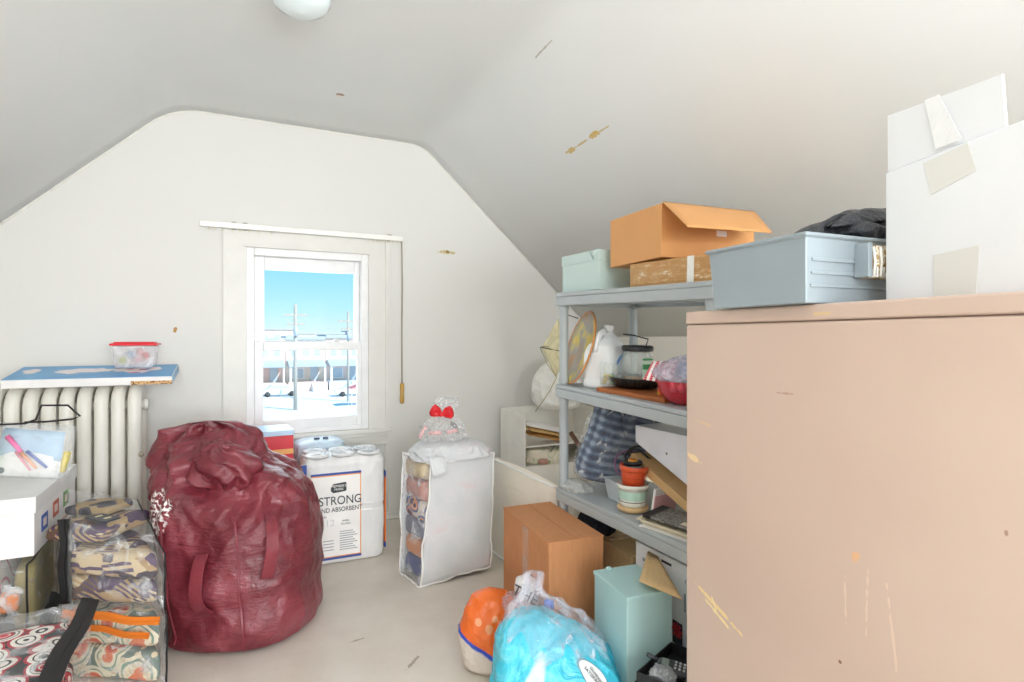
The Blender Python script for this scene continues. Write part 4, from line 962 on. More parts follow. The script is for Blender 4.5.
MB().quad((-.203, -.163, .184), (.203, -.163, .184), bx_(1.60, 1.307, 1.546), bx_(1.205, 1.275, 1.526), 10, .003, -.006).build('lid_flap', m_orangecard, t)
MB().span((-.03, -.1655, .180), (.04, -.158, .1865)).build('tab_slot', plain('dark slot', '6a4524', .8), t)
MB().span((.03, -.1625, .085), (.075, -.1605, .105)).build('white_tag', m_whitecard, t)

# ------------------------------------------------------------------ things on the middle tier
def zm(y): return ztop(y, 1)+.001
s = NT('painted tray'); v = s.coord(); nn_ = s.noise(v, 7, 4)
m_tray = s.bsdf(s.ramp(nn_, [(.3, lin('c9a23a')), (.42, lin('d8c24c')), (.5, lin('9c9a94')), (.62, lin('b48a5a')), (.72, lin('8f8c88'))]), .4)
m_trayrim = plain('tray rim orange', 'd08a4a', .4)
t = thing('painted_tray', 'round painted yellow and grey tray standing on edge against the jug', 'tray', (1.325, 2.10, zm(2.1)), rot=(R(0), R(0), R(0)))
tr_rot = Matrix.Translation((.045, -.01, .158)) @ Matrix.Rotation(R(17), 4, 'Y') @ Matrix.Rotation(R(-104), 4, 'Z') @ Matrix.Rotation(R(90), 4, 'X')
MB().lathe([(.0, .0), (.10, .0), (.125, .006), (.158, .016), (.163, .013), (.128, .0), (.10, -.006), (.0, -.006)], 56, cap=False).xf(tr_rot).build('tray_dish', m_tray, t)
MB().tube([tuple(tr_rot @ Vector((.161*math.cos(k*PI/28), .161*math.sin(k*PI/28), .014))) for k in range(56)], .0042, 8, closed=True).build('rim', m_trayrim, t)
m_hdpe = NT('milky jug plastic'); m_hdpe.bsdf(lin('eef0f2'), .35, 0, None, sub=.25); m_hdpe = m_hdpe.m
t = thing('gallon_jug', 'white plastic gallon jug with a moulded handle on the middle shelf', 'jug', (1.405, 1.965, zm(1.95)), rz=R(20))
JG = Sack([(0, 0, 0, .068, .068, 4), (.01, 0, 0, .076, .076, 5), (.035, 0, 0, .076, .076, 5), (.042, 0, 0, .073, .073, 5), (.05, 0, 0, .076, .076, 5), (.14, 0, 0, .075, .075, 4.5), (.175, .004, 0, .068, .066, 3.5), (.205, .012, 0, .048, .046, 2.6), (.225, .018, 0, .026, .026, 2), (.235, .02, 0, .019, .019, 2), (.25, .02, 0, .019, .019, 2)], None, 72, 70)
JG.mesh().build('jug_body', m_hdpe, t)
MB().tube([(.005, 0, .232), (-.022, 0, .235), (-.05, 0, .218), (-.066, 0, .185), (-.072, 0, .15)], [.011, .013, .014, .013, .012], 14).build('handle', m_hdpe, t)
MB().lathe([(.021, 0), (.0215, .018), (.0, .020)], 24, (.02, 0, .243)).build('cap', m_hdpe, t)
MB().quad((-.035, -.0775, .06), (.062, -.0775, .06), (.062, -.0765, .16), (-.02, -.0765, .12), 3, .0008).build('label', plain('jug label', 'dbe4ec', .4), t)
MB().tube([(-.04, -.079, .10), (-.01, -.079, .13), (.03, -.078, .150), (.062, -.077, .165)], .004, 6).build('blue_stripe', plain('blue print', '3f78b4', .4), t)
o = MB().span((-.115, -.20, 0), (.10, .17, .018)).build('cutting_board', NT('x') and stripes('reddish wood', ['a5623a', 'b5713f', '9c5a34', 'b06a3e'], 3, (0, 0, 0), 6, .5), bevel=.004, loc=(1.425, 1.72, zm(1.70)-.002), rot=(R(2), 0, R(4)))
tag(o, 'reddish wooden cutting board on the middle shelf under the black pan', 'cutting board')
m_black = plain('black enamel', '26282a', .3)
bz = .0175
t = thing('roasting_pan', 'round black ribbed pan on the wooden cutting board', 'pan', (1.44, 1.81, zm(1.81)+bz+.001), rot=(R(2), 0, 0))
MB().lathe([(.0, .0), (.075, .0), (.095, .008), (.112, .035), (.118, .042), (.121, .042), (.115, .033), (.098, .004), (.078, -.002)][:6]+[(.106, .032), (.09, .011), (.07, .005), (0, .005)], 64, cap=False).build('pan_body', m_black, t)
for k in range(40):
    a = 2*PI*k/40; MB().tube([(.098*math.cos(a), .098*math.sin(a), .012), (.1135*math.cos(a), .1135*math.sin(a), .036)], .0022, 5).build('rib', m_black, t) if k % 1 == 0 and math.sin(a-.6) < .3 else None
m_jarglass = film('jar glass', 'e6efec', .18, .42, 10, .05, .1)
t = thing('glass_jar', 'large clear glass jar with black lid and green label in the black pan', 'jar', (1.455, 1.825, zm(1.825)+bz+.009), rot=(R(2), 0, 0))
MB().lathe([(.0, .0), (.056, .0), (.062, .008), (.063, .115), (.058, .128), (.050, .134), (.047, .132), (.055, .12), (.059, .11), (.058, .012), (0, .006)], 48, cap=False).build('jar_body', m_jarglass, t)
MB().lathe([(.0, .134), (.060, .134), (.063, .138), (.063, .150), (.058, .156), (.0, .157)], 48, cap=False).build('jar_lid', m_black, t)
MB().lathe([(.0, .008), (.054, .008), (.055, .02), (.05, .028), (0, .03)], 32, cap=False).build('nuts', plain('tan contents', 'd8a878', .8, bscale=60, bstr=.8), t)
lb = Sack([(0, 0, 0, .0645, .0645, 2), (.075, 0, 0, .0645, .0645, 2)], None, 14, 6).mesh(a0=R(-110), a1=R(-60)); lb.build('jar_label', plain('green white label', 'cfe0cf', .5), t, loc=(0, 0, .03))
Sack([(0, 0, 0, .0648, .0648, 2), (.008, 0, 0, .0648, .0648, 2)], None, 14, 2).mesh(a0=R(-110), a1=R(-60)).build('label_border', plain('label green', '3f8a50', .5), t, loc=(0, 0, .10))
Sack([(0, 0, 0, .0648, .0648, 2), (.02, 0, 0, .0648, .0648, 2)], None, 14, 2).mesh(a0=R(-110), a1=R(-60)).build('label_border', plain('label green', '3f8a50', .5), t, loc=(0, 0, .065))
MB().tube([(.04, .0, .15), (.07, .02, .18), (.02, .05, .195), (-.03, .055, .200)], .003, 6).build('bail_wire', m_black, t)
t = thing('small_jar', 'small clear jar with yellow sweets between the jug and the black lidded jar', 'jar', (1.345, 1.86, zm(1.86)+bz+.001), rot=(R(2), 0, 0))
MB().lathe([(.0, .0), (.032, .0), (.036, .005), (.037, .085), (.033, .095), (.030, .095), (.034, .08), (.033, .008), (0, .005)], 36, cap=False).build('jar_body', m_jarglass, t)
for k in range(9): MB().lathe([(0, -.009), (.009, -.004), (.009, .004), (0, .009)], 10, cap=False).build('sweet', plain('sweet'+str(k), ['e0c22e', 'd9b92a', '4f9e46'][k % 3], .4), t, loc=(.018*math.cos(k*2.4), .018*math.sin(k*2.4), .018+.010*(k//3)*1.2))
# wrapped basket at the right
m_redbowl = plain('red glass', 'b42a38', .15); s_y = 1.475
t = thing('red_gift_bowl', 'red bowl wrapped in clear film beside the cabinet on the middle shelf', 'bowl', (1.395, s_y, zm(s_y)-.004), rot=(R(2), 0, 0))
MB().lathe([(.0, .0), (.045, .0), (.075, .018), (.098, .05), (.108, .078), (.110, .084), (.104, .084), (.094, .055), (.07, .025), (0, .012)], 48, cap=False).build('bowl_body', m_redbowl, t)
Sack([(0, 0, 0, .106, .106, 2), (.03, 0, 0, .112, .112, 2), (.06, 0, 0, .08, .08, 2), (.085, 0, 0, .03, .03, 2), (.09, 0, 0, .01, .01, 2)], crumple(.012, 26, 2, 1), 100, 40).mesh().build('film_wrap', film('lilac film', 'd8d2e6', .45, .8, 22), t, loc=(0, 0, .083))
for k in range(7):
    a = PI+.2+k*.28; MB().quad((.099*math.cos(a), .099*math.sin(a), .05), (.099*math.cos(a+.26), .099*math.sin(a+.26), .05), (.114*math.cos(a+.13), .114*math.sin(a+.13), .088), (.112*math.cos(a+.02), .112*math.sin(a+.02), .07), 2, .001).build('scalloped_edge', plain('pink red', 'd04a5c', .3), t)
o = MB().quad((-.05, -.03, 0), (.05, -.025, 0), (.055, .02, .07), (-.03, .01, .06), 5, .004, .006).build('striped_napkin', stripes('red white stripes', ['d8404e', 'f6efee'], 17, (0, 0, .3), 0, .6), loc=(1.345, 1.565, zm(1.56)+.075), rot=(R(10), R(8), R(-50))); tag(o, 'red and white striped paper napkin leaning on the red bowl', 'napkin')
o = MB().span((-.065, -.05, 0), (.065, .05, .03)).build('card_packet', plain('light blue packet', '5fb4dc', .4), bevel=.003, loc=(1.50, 1.60, zm(1.60)+.0), rot=(R(0), 0, R(10)))
tag(o, 'light blue packet behind the red bowl on the middle shelf', 'packet'); o.scale = (1, 1, 4.2)
t = thing('sweet_packet', 'orange and yellow snack packet behind the red bowl', 'packet', (1.43, 1.60, zm(1.6)))
Sack([(0, 0, 0, .05, .02, 3), (.06, 0, 0, .05, .025, 3), (.10, 0, 0, .045, .01, 4)], crumple(.004, 30, 2), 50, 20).mesh().build('packet_body', voro('packet print', [(0, 'e58a3a'), (.3, 'e8c84a'), (.5, 'd8573a')], 20, .4), t)

# ------------------------------------------------------------------ things on the lower tier
zl = .546
s = NT('navy plaid cloth'); v = s.coord()
br = s.n('ShaderNodeTexWave', Scale=9, Distortion=1.5, _bands_direction='Z'); s.l(v, br.inputs['Vector']); b2 = s.n('ShaderNodeTexWave', Scale=7, Distortion=1.5, _bands_direction='Y'); s.l(v, b2.inputs['Vector'])
q = s.math('MULTIPLY', s.math('ADD', br.outputs['Fac'], b2.outputs['Fac']), .5)
m_navy = s.bsdf(s.ramp(q, [(.15, lin('2c3850')), (.4, lin('45556f')), (.62, lin('5d6d84')), (.85, lin('8795a6'))]), .75, 0, s.noise(v, 25, 5), .6, .012)
t = thing('plaid_bedding_pack', 'navy plaid bedding in clear plastic at the far end of the lower shelf', 'bedding', (1.44, 2.0, zl+.047), rot=(R(14), R(13), R(4)))
Sack([(0, .0, 0, .14, .04, 3), (.015, 0, 0, .165, .05, 4), (.16, 0, 0, .17, .058, 4), (.32, 0, 0, .165, .05, 4), (.342, 0, 0, .14, .03, 3)], crumple(.010, 9, 4, .8), 120, 60).mesh().build('blanket', m_navy, t)
Sack([(-.008, .0, 0, .16, .05, 3), (.012, 0, 0, .178, .06, 4), (.16, 0, 0, .182, .066, 4), (.33, 0, 0, .175, .058, 4), (.352, 0, 0, .14, .035, 3)], crumple(.010, 16, 8, .8), 120, 60).mesh().build('clear_cover', film('bedding film', 'e8edf4', .07, .6, 17, .08, 1), t)
o = Sack([(0, 0, 0, .05, .07, 3), (.02, 0, 0, .05, .075, 3), (.04, 0, 0, .03, .05, 2)], crumple(.008, 30, 5), 60, 20).mesh().build('plastic_wrap', film('white wrap', 'eef0f0', .4, .85, 20), loc=(1.335, 2.07, zl)); tag(o, 'crumpled clear plastic at the foot of the navy bedding by the post', 'plastic wrap')
m_bin2 = plain('pale grey plastic', 'c3ccd0', .4)
t = thing('small_bin', 'small pale grey plastic bin on the lower shelf beside the flower pots', 'bin', (1.425, 1.855, zl), rz=R(-8))
taper_box((.05, .06), (.06, .075), 0, .078, .003, .006, .005).build('bin_body', m_bin2, t, bevel=.003)
t = thing('white_flower_pot', 'white glazed flower pot with a pale green band on a wooden saucer', 'flower pot', (1.365, 1.735, zl), rz=0)
MB().lathe([(0, 0), (.046, 0), (.056, .006), (.060, .016), (.056, .02), (.0, .018)], 40, cap=False).build('saucer', plain('wood saucer', 'd3b183', .6), t)
MB().lathe([(0, .02), (.046, .02), (.050, .03), (.052, .036), (.050, .04), (.053, .088), (.059, .09), (.059, .103), (.054, .104), (.050, .095), (0, .09)], 40, cap=False).build('pot_body', plain('white glaze', 'ebe9e0', .2), t)
MB().lathe([(.0517, .048), (.0538, .080)], 40, cap=False).build('green_band', plain('green band', 'b9d9cb', .3), t)
MB().lathe([(.0515, .0395), (.0525, .0425)], 40, cap=False).build('dark_line', plain('dark band', '4c5250', .3), t)
t = thing('orange_flower_pot', 'orange plastic flower pot stacked in the white glazed pot', 'flower pot', (1.365, 1.735, zl+.0945), rot=(R(3), R(2), 0))
MB().lathe([(0, 0), (.040, 0), (.047, .055), (.047, .058), (.053, .058), (.054, .078), (.050, .079), (.044, .06), (.038, .008), (0, .006)], 40, cap=False).build('pot_body', plain('orange pot plastic', 'd9552c', .4), t)
for z in (.02, .035): MB().tube([(.0435*math.cos(k*PI/16)*(1+z*.6), .0435*math.sin(k*PI/16)*(1+z*.6), z) for k in range(32)], .0012, 5, closed=True).build('pot_ring', plain('orange pot ring', 'c44a24', .4), t)
def ringcoil(o_, name, mat, rad_, r, loc, rot, tilt=.3, ph=0):
    return MB().tube([(rad_*math.cos(k*PI/20), rad_*.85*math.sin(k*PI/20), .006*math.sin(k*PI/20*3+ph)) for k in range(40)], r, 8, closed=True).build(name, mat, o_, loc=loc, rot=rot)
t = thing('tape_rolls', 'rolls of black and silver tape with an amber core inside the orange pot', 'tape', (1.365, 1.735, zl+.0945+.0635))
for z, m_, r in ((0, plain('silver tape', 'a9adb0', .3, .5), .032), (.017, m_black, .036)):
    MB().lathe([(.022, z), (r, z), (r, z+.014), (.022, z+.014), (.022, z)], 32, cap=False).build('tape_roll', m_, t)
MB().lathe([(.010, .0), (.016, .0), (.018, .036), (.012, .036)], 24, cap=False).build('amber_core', plain('amber plastic', 'e0922c', .3), t)
t = thing('cable_bundle', 'black cable bundle hanging over the small bin and pots', 'cables', (1.455, 1.80, zl+.15))
for k in range(5): ringcoil(t, 'cable', m_black, .05+.004*k, .0045, (.004*k, .003*k, .008*k), (R(25+6*k), R(-30+9*k), k*.6), ph=k)
ringcoil(t, 'purple_cable', plain('purple cord', '8a5f80', .5), .055, .004, (-.03, .05, .0), (R(60), R(-40), 0)); MB().tube([(0, 0, -.01), (-.01, .03, -.08), (.0, .02, -.149)], .004, 6).build('cable', m_black, t)
t = thing('white_letter_box', 'glossy white box with a slanting underside, resting on a wooden board on the lower shelf', 'box', (1.51, 1.61, zl+.098), rot=(0, 0, 0))
MB().hexa([(-.09, -.24, -.008), (.18, -.24, -.008), (.18, .18, .148), (-.09, .18, .148)], [(-.09, -.24, .215), (.18, -.24, .215), (.18, .18, .215), (-.09, .18, .215)]).build('body', plain('glossy white card', 'e6e8f0', .25), t, bevel=.003)
MB().tube([(-.0912, .0, .135), (-.0905, .0, .135)], .005, 12).build('mark', plain('grey mark', '8a8478', .5), t)
o = MB().span((-.10, -.245, 0), (.18, .19, .034)).build('wood_board', stripes('pale wood', ['cba878', 'd4b284', 'c49f6e', 'cfac7c'], 3, (0, PI/2, 0), 5, .55), bevel=.002, loc=(1.505, 1.63, zl+.104), rot=(R(20.4), 0, 0)); tag(o, 'pale wooden board leaning under the glossy white box', 'board')
t = thing('papers_tray', 'cream plastic tray on white papers at the front of the lower shelf', 'tray', (1.375, 1.485, zl+.004), rot=(0, R(-6), R(10)))
MB().span((-.08, -.13, 0), (.10, .12, .004)).build('papers', m_whitecard, t)
taper_box((.060, .125), (.068, .132), .005, .02, .003, .006, .003).build('tray_body', plain('cream plastic', 'ddd3b8', .5), t, bevel=.002)
t = thing('composition_notebook', 'black and white marbled composition notebook in the cream tray', 'notebook', (1.375, 1.488, zl+.0295), rot=(0, R(-6), R(10)))
MB().span((-.055, -.12, 0), (.055, .12, .010)).build('cover', voro('marbled cover', [(0, '2c2b2c'), (.22, 'cfccc6'), (.30, '323132'), (.5, '8c8a86')], 95, .5), t, bevel=.001)
MB().span((-.056, .085, -.0002), (.056, .1205, .0104)).build('tape_spine', plain('spine tape', '2a2a2c', .5), t)
MB().span((-.045, -.09, .0101), (-.02, -.03, .0106)).build('name_label', plain('name label', 'ded6c0', .5), t)
t = thing('pink_folder', 'white and pink paper folder standing behind the cream tray', 'folder', (1.44, 1.665, zl), rot=(R(10), 0, R(6)))
MB().span((-.05, -.006, 0), (.07, .004, .10)).build('white_sheet', m_whitecard, t); MB().span((-.052, -.010, .01), (.065, -.0065, .075)).build('pink_sheet', plain('pink paper', 'eab6bd', .5), t)

FLAP = ((1.325, 1.60, .440), (1.325, 1.55, .440), (1.205, 1.30, .418), (1.13, 1.405, .447))
# ------------------------------------------------------------------ boxes below and in front of the shelves
m_brown = cardboard('brown carton', 'c3885c'); m_brown2 = cardboard('tan carton', 'dbbb8a')
t = thing('brown_carton', 'large brown cardboard box on the floor in front of the shelving', 'box', (1.157, 2.005, 0), rz=R(-5))
MB().span((-.113, -.235, 0), (.113, .235, .458)).build('body', m_brown, t, bevel=.003)
MB().span((-.1145, -.236, .456), (.0, .236, .4615)).build('top_flap', m_brown, t, bevel=.0015); MB().span((.0015, -.236, .456), (.1145, .236, .4615)).build('top_flap', m_brown, t, bevel=.0015)
MB().quad((-.1142, .01, .455), (-.1142, -.05, .455), (-.1142, -.05, .16), (-.1142, .01, .16), 3, .0006).build('tape', film('side tape', 'f0e4d8', .10, .4, 14), t)
MB().box((-.1142, -.14, .10), (.0012, .05, .09)).build('stamp', plain('dark stamp', '5f4230', .7), t)
t = thing('tan_carton', 'small tan cardboard box under the lower shelf behind the brown carton', 'box', (1.475, 1.95, 0), rz=R(-3)); MB().span((-.08, -.19, 0), (.15, .17, .355)).build('body', m_brown2, t, bevel=.003); MB().span((-.081, -.02, .3555), (.15, .03, .357)).build('tape', m_shiny, t)
t = thing('black_bag_bundle', 'black cloth bundle on the tan box just under the lower shelf', 'bundle', (1.42, 2.06, .3575)); Sack([(0, 0, 0, .07, .07, 2), (.03, 0, 0, .085, .08, 2), (.085, 0, 0, .06, .055, 2), (.10, 0, 0, .02, .02, 2)], crumple(.012, 22, 1), 80, 30).mesh().build('cloth', wrinkled('black cloth', '24242c', .8, 30, .8), t)
m_aqua = plain('aqua card', 'a9c9c8', .55, bscale=90, bstr=.08, var=.02)
t = thing('tall_aqua_box', 'tall pale aqua box standing on the floor beside the metal cabinet', 'box', (1.159, 1.475, 0), rz=R(-7))
MB().span((-.080, -.10, 0), (.080, .11, .413)).build('body', m_aqua, t, bevel=.002)
MB().span((-.083, -.103, .405), (.083, .113, .4185)).build('lid', m_aqua, t, bevel=.002)
MB().lathe([(0, 0), (.012, 0), (.012, .006), (0, .012)], 12, cap=False).build('tab', m_aqua, t, loc=(-.03, .10, .4185))
FO = Vector((1.335, 1.545, 0)); FA, FB, FC, FD = [Vector(q)-FO for q in FLAP]
t = thing('white_carton', 'white printed box with a torn brown cardboard flap under the lower shelf', 'box', (1.335, 1.545, 0), rz=0)
MB().span((0, -.27, 0), (.30, .135, .452)).build('body', m_wcard, t, bevel=.002)
for k, (y, z, w_, h_) in enumerate(((.07, .40, .05, .012), (.06, .375, .03, .02), (-.03, .43, .05, .008), (-.12, .33, .01, .06), (-.14, .40, .04, .01), (-.17, .2, .05, .02))): MB().box((-.0008, y, z), (.001, w_, h_)).build('print', m_grey if k != 2 else m_ink, t)
MB().quad(FA, FB, FC, FD, 6, .004, .004).build('torn_flap', m_brown2, t)
o = MB().box((-.0015, -.085, .215), (.002, .045, .075)).build('flag_print', plain('dark card', '2c2f3c', .5), t)
for rr, ww in ((R(40), .012), (R(-40), .012), (0, .008), (R(90), .008)): MB().box((0, 0, 0), (.001, ww, .05)).build('red_stroke', plain('red print', 'd0404c', .5), o, loc=(-.0032, -.085, .225), rot=(rr, 0, 0))
m_bcard = plain('black card', '1c1b1d', .45)
t = thing('black_open_box', 'open black box holding a phone, in front of the tall aqua box by the cabinet', 'box', (1.13, 1.25, 0), rz=R(22))
taper_box((.105, .062), (.105, .062), 0, .272, .004).build('box_body', m_bcard, t, bevel=.001); taper_box((.109, .066), (.109, .066), .19, .245, .003).build('lid_under', m_bcard, t, bevel=.001)
MB().span((-.1, -.057, .233), (.1, .057, .2405)).build('tray_insert', m_bcard, t)
t = thing('cordless_phone', 'dark grey cordless phone handset with grey keys in the open black box', 'phone', (1.125, 1.24, .252), rot=(R(8), R(-10), R(40)))
m_phone = plain('phone plastic', '3a3e42', .35)
Sack([(0, 0, 0, .010, .03, 3), (.006, 0, 0, .016, .05, 4), (.016, 0, 0, .017, .052, 4), (.024, 0, 0, .013, .045, 3), (.026, 0, 0, .004, .02, 2)], None, 40, 16).mesh().xf(Matrix.Scale(1.45, 4, (1, 0, 0))).build('handset', m_phone, t)
for i in range(3):
    for j in range(4): MB().box((-.012+.012*i, -.034+.012*j, .0262), (.007, .006, .003)).build('key', plain('key grey', 'b9bcbe', .4), t, bevel=.001)
MB().box((0, .03, .0255), (.026, .02, .002)).build('screen', plain('phone screen', '7c8a82', .2), t)
MB().tube([(.01, .05, .014), (.012, .085, .02)], .006, 10).build('antenna', m_phone, t)
t = thing('crinkled_wrapper', 'crinkled silver plastic wrapper beside the phone in the black box', 'wrapper', (1.07, 1.235, .241)); Sack([(0, 0, 0, .025, .025, 2), (.02, 0, 0, .035, .03, 2), (.045, 0, 0, .015, .015, 2)], crumple(.012, 50, 3), 50, 24).mesh().build('plastic', film('silver plastic', 'c9cdd0', .5, .9, 40, .1), t)

# ------------------------------------------------------------------ cream box, hamper and soft things beyond the shelving
m_creamfab = wrinkled('cream fabric', 'eee6d8', .8, 5, .4, .03, .03)
t = thing('cream_padded_panel', 'cream fabric covered panel standing on edge between the white storage bag and the shelving', 'panel', (1.305, 2.57, 0))
Sack([(0, .03, 0, .024, .345, 8), (.015, .03, 0, .029, .358, 10), (.49, .03, 0, .03, .36, 10), (.52, .03, 0, .027, .355, 8), (.532, .03, 0, .016, .33, 5), (.535, .03, 0, .004, .04, 3)], crumple(.003, 5, 3, .7, False), 260, 60).mesh().build('panel_body', m_creamfab, t)
MB().tube(wob(Vector((-.001, -.36, .012)), Vector((-.001, .36, .012)), .003), .005, 6).build('piping', m_wpipe, t); MB().tube(wob(Vector((.0, -.35, .525)), Vector((.0, .35, .525)), .012), .005, 6).build('piping', m_wpipe, t)
MB().tube(wob(Vector((-.004, -.05, .43)), Vector((-.004, .28, .415)), .006, 4), .0018, 5).build('crease', m_creamfab, t)
m_wpl = plain('white crate plastic', 'f2f0ea', .5)
t = thing('white_open_crate', 'white open fronted crate of odds and ends standing behind the cream box', 'crate', (1.70, 3.28, 0))
MB().span((0, 0, 0), (.015, .36, .71)).span((.60, 0, 0), (.615, .36, .71)).span((.015, .345, 0), (.60, .36, .71)).span((.015, 0, 0), (.60, .345, .36)).span((.015, .01, .48), (.60, .345, .49)).build('crate_body', m_wpl, t, bevel=.003)
t = thing('floral_cloth', 'pale green floral cloth on the lower ledge of the white crate', 'cloth', (1.885, 3.39, .362)); slab(MB(), (0, 0, .052), (.30, .2, .10), 0, jit=.25).build('cloth', voro('green floral', [(0, 'a8b48c'), (.3, 'e2dcc8'), (.5, 'c8cdb0'), (.6, 'e8dfd0')], 16, .9), t)
t = thing('pink_ornament', 'small pinkish ornament with a dark wire loop in the white crate', 'ornament', (1.855, 3.31, .362)); MB().lathe([(0, 0), (.035, .004), (.045, .02), (.03, .036), (0, .042)], 24, cap=False).build('body', plain('pink brown', 'c99a8c', .5), t); MB().tube([(.03, 0, .03), (.05, -.01, .07), (.09, -.01, .12), (.14, 0, .13)], .0035, 6).build('wire_loop', m_black, t)
t = thing('brown_paper_bag', 'folded brown paper on the upper ledge of the white crate', 'paper', (1.905, 3.38, .492)); 
for k, (z, r_) in enumerate(((0, .0), (.03, .12), (.06, -.1))): MB().quad((-.14, -.06, z+.07), (.16, -.07, z), (.15, .06, z+.02), (-.14, .07, z+.09), 8, .006, .02).build('sheet', [cardboard('kraft a', 'b98a50'), cardboard('kraft b', 'd8b47c'), m_whitecard][k], t, rot=(0, 0, r_))
m_wbag = wrinkled('white carrier bag', 'efeeea', .45, 7, .35, .02, .03)
t = thing('white_carrier_bag', 'full white plastic carrier bag on top of the white crate', 'bag', (2.04, 3.42, .712))
Sack([(0, 0, 0, .14, .10, 2.2), (.03, 0, 0, .17, .13, 2.2), (.15, 0, 0, .18, .14, 2), (.26, -.01, 0, .13, .10, 2), (.32, -.02, 0, .06, .05, 2), (.34, -.02, 0, .02, .02, 2)], crumple(.018, 11, 7, .8), 120, 60).mesh().build('bag_body', m_wbag, t)
o = MB().tube([(1.96, 2.26, .012), (1.857, 2.653, .413), (1.80, 2.87, .64)], .014, 10).build('walking_stick', plain('dark brown wood', '6e4a34', .5)); tag(o, 'dark brown wooden stick leaning behind the far shelf posts', 'stick')
m_yel = film('pale yellow tissue', 'efe6b4', .45, .6, 6, .4, .3)
t = thing('paper_kite', 'pale yellow paper kite with dark wire struts resting above the white bag', 'kite', (1.745, 3.0, .96), rz=0)
MB().tube([(0, 0, .19), (-.07, .02, .185), (.05, -.02, .16), (.10, -.02, .15)], .0035, 6).build('strut', plain('dark wire', '4a4238', .5), t); MB().tube([(-.068, .02, .18), (-.03, .01, .09), (.03, -.01, 0)], .0028, 6).build('strut', plain('olive wire', 'b0a468', .5), t)
MB().tube([(.05, -.02, .36), (.10, -.03, .38), (.16, -.05, .36)], .0035, 6).build('strut', plain('dark wire', '4a4238', .5), t)
MB().tube([(.03, -.01, 0), (.045, .12, -.11), (.055, .31, -.247)], .0028, 6).build('strut', plain('olive wire', 'b0a468', .5), t)
MB().quad((-.06, .018, .18), (.028, -.006, .0), (.10, -.02, .15), (.04, -.01, .36), 8, .001, .01).build('paper_sail', m_yel, t)
t = thing('cream_cloth_heap', 'heap of cream cloth seen through the shelving behind the navy bedding', 'cloth', (2.27, 2.75, 0)); Sack([(0, 0, 0, .24, .28, 3), (.05, 0, 0, .25, .29, 3), (.5, 0, 0, .24, .28, 2.6), (.78, 0, 0, .2, .22, 2.4), (.9, 0, 0, .12, .12, 2), (.93, 0, 0, .02, .02, 2)], crumple(.03, 7, 5), 140, 80).mesh().build('cloth', wrinkled('cream cloth', 'e2d6bc', .9, 8, .6, .03), t)

# ------------------------------------------------------------------ the plastic packs on the floor at the front
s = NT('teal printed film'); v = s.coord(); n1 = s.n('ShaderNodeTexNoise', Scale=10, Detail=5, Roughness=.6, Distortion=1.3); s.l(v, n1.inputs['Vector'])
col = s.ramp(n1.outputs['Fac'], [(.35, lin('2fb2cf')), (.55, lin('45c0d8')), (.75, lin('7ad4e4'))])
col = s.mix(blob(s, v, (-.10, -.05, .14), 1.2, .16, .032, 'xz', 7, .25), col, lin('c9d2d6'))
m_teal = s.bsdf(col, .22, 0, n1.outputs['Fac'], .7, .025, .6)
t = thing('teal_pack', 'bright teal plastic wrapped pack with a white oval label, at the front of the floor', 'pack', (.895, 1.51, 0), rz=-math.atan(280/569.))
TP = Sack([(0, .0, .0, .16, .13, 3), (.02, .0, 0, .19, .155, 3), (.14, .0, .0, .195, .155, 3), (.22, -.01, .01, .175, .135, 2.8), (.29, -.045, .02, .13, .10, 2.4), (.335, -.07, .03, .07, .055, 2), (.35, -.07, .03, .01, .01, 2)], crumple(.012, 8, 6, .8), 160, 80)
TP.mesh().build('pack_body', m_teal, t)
def patch(sk, a0, a1, t0, t1, out, n=14, oval=True):
    """a label that follows the pack's surface"""
    mb = MB(); vs = []; fs = []; am, tm = (a0+a1)/2, (t0+t1)/2
    for r_ in range(n+1):
        for k in range(32):
            th = 2*PI*k/32; ra = r_/n; vs.append(sk.p(am+(a1-a0)/2*ra*math.cos(th), tm+(t1-t0)/2*ra*math.sin(th), out))
    for r_ in range(n):
        for k in range(32): l = (k+1) % 32; fs.append((r_*32+k, r_*32+l, r_*32+32+l, r_*32+32+k))
    return mb.add(vs, fs, True)
aR = -PI/2
patch(TP, aR+.34, aR+.80, .50, .76, .004).build('oval_rim', plain('teal grey rim', '5f8f9c', .4), t)
ov = patch(TP, aR+.36, aR+.78, .512, .748, .0052).build('oval_label', plain('oval white', 'eef2f2', .4), t)
def on_sack(sk, a, t_, out, size, s_, mat, parent, nm='lettering', spin=0, sx=1):
    p = sk.p(a, t_, out); pa = sk.p(a+.06, t_, out)-sk.p(a-.06, t_, out); pt = sk.p(a, t_+.03, out)-sk.p(a, t_-.03, out)
    X = pa.normalized(); Z = X.cross(pt).normalized(); Y = Z.cross(X); Mx = Matrix((X, Y, Z)).transposed().to_4x4() @ Matrix.Rotation(spin, 4, 'Z')
    return text(s_, size, p, Mx.to_euler(), mat, parent, nm, sx=sx)
on_sack(TP, aR+.53, .63, .010, .014, 'SATISFACTION', m_ink, t, spin=R(-68)); on_sack(TP, aR+.61, .63, .010, .012, 'GUARANTEED', m_ink, t, spin=R(-68))
on_sack(TP, aR+.06, .52, .010, .05, 'III', m_lab, t, spin=R(-6)); 
def filmf(v, a, t_, n): return n*(.012*math.sin(a*13+7*noise.noise(v*6))+.012*noise.noise(v*18))+Vector((0, 0, .012*noise.noise(v*20)))
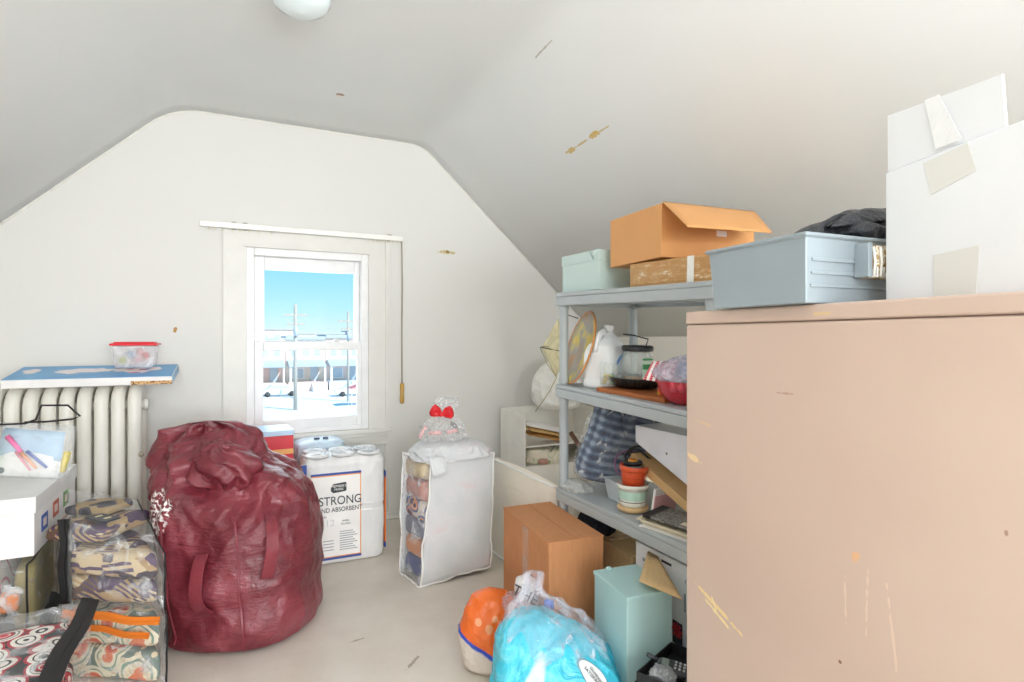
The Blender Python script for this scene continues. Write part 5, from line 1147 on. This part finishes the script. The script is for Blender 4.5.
Sack([(0, -.02, .0, .165, .14, 2.6), (.05, -.03, .0, .15, .125, 2.4), (.10, -.05, .01, .115, .10, 2.2), (.14, -.07, .02, .06, .06, 2), (.18, -.085, .02, .03, .03, 2), (.235, -.075, .02, .022, .012, 2), (.24, -.075, .02, .005, .004, 2)], filmf, 160, 70).mesh().build('clear_film', film('loose film', 'e6e3ec', .14, .5, 11, .1, .8), t, loc=(.01, .035, .225))
t2 = thing('blue_bottle', 'small blue and white bottle poking out behind the teal pack', 'bottle', (.99, 1.72, 0)); MB().lathe([(0, 0), (.03, 0), (.033, .01), (.033, .20), (.016, .24), (.016, .26)], 24).build('bottle_body', m_whitecard, t2); MB().lathe([(.018, .26), (.018, .285), (0, .29)], 20, cap=False).build('bottle_cap', plain('blue cap', '2f5fd0', .4), t2)
s = NT('orange printed film'); v = s.coord(); sp = s.n('ShaderNodeSeparateXYZ'); s.l(v, sp.inputs[0])
n1 = s.noise(v, 12, 5, .6)
hz = s.math('ADD', s.math('SUBTRACT', sp.outputs[2], s.math('MULTIPLY', sp.outputs[0], -.55)), s.math('MULTIPLY', n1, .03))
col = s.ramp(hz, [(0, lin('ded2c8')), (.085, lin('ded2c8')), (.087, lin('2f4fc0')), (.103, lin('2f4fc0')), (.105, lin('ee6f2c')), (1, lin('f2803a'))], 'LINEAR')
for (cx, cz, r_) in ((-.04, .19, .014), (.0, .17, .016), (.02, .2, .012)): col = s.mix(blob(s, v, (cx, -.1, cz), 0, r_, r_, 'xz', 40, .2), col, lin('f7a878'))
m_orfilm = s.bsdf(col, .25, 0, n1, .6, .02, .5)
t = thing('orange_pack', 'orange and white plastic pack with a blue stripe left of the teal pack', 'pack', (.86, 1.93, 0), rz=-math.atan(280/569.))
Sack([(0, 0, 0, .08, .09, 2.4), (.02, 0, 0, .10, .11, 2.5), (.12, -.01, 0, .105, .11, 2.5), (.20, .0, 0, .095, .09, 2.3), (.25, .0, 0, .06, .06, 2), (.268, .0, 0, .02, .02, 2)], crumple(.008, 10, 2, .8), 120, 60).mesh().build('pack_body', m_orfilm, t)
Sack([(0, 0, 0, .05, .05, 2), (.03, 0, 0, .07, .06, 2), (.07, 0, 0, .05, .05, 2), (.09, 0, 0, .02, .02, 2)], crumple(.014, 24, 7), 80, 40).mesh().build('clear_end', film('pink clear film', 'ecd6dc', .3, .8, 25, .08, 1), t, loc=(.085, -.02, .17))
t = thing('letter_print_bag', 'white bag with bold black letters poking out behind the orange pack', 'bag', (.995, 1.90, 0), rz=R(-15))
LB = Sack([(0, 0, 0, .03, .05, 2.4), (.02, 0, 0, .035, .06, 2.6), (.20, 0, 0, .04, .06, 2.6), (.285, .0, 0, .036, .055, 2.4), (.30, 0, 0, .01, .02, 2)], crumple(.004, 20, 2), 80, 40); LB.mesh().build('bag_body', plain('white bag', 'e8e8ea', .35), t)
on_sack(LB, PI+1.25, .86, .004, .055, 'THE', m_ink, t, spin=R(-25)); on_sack(LB, PI+1.25, .68, .004, .05, 'H&', m_ink, t, spin=R(-25))
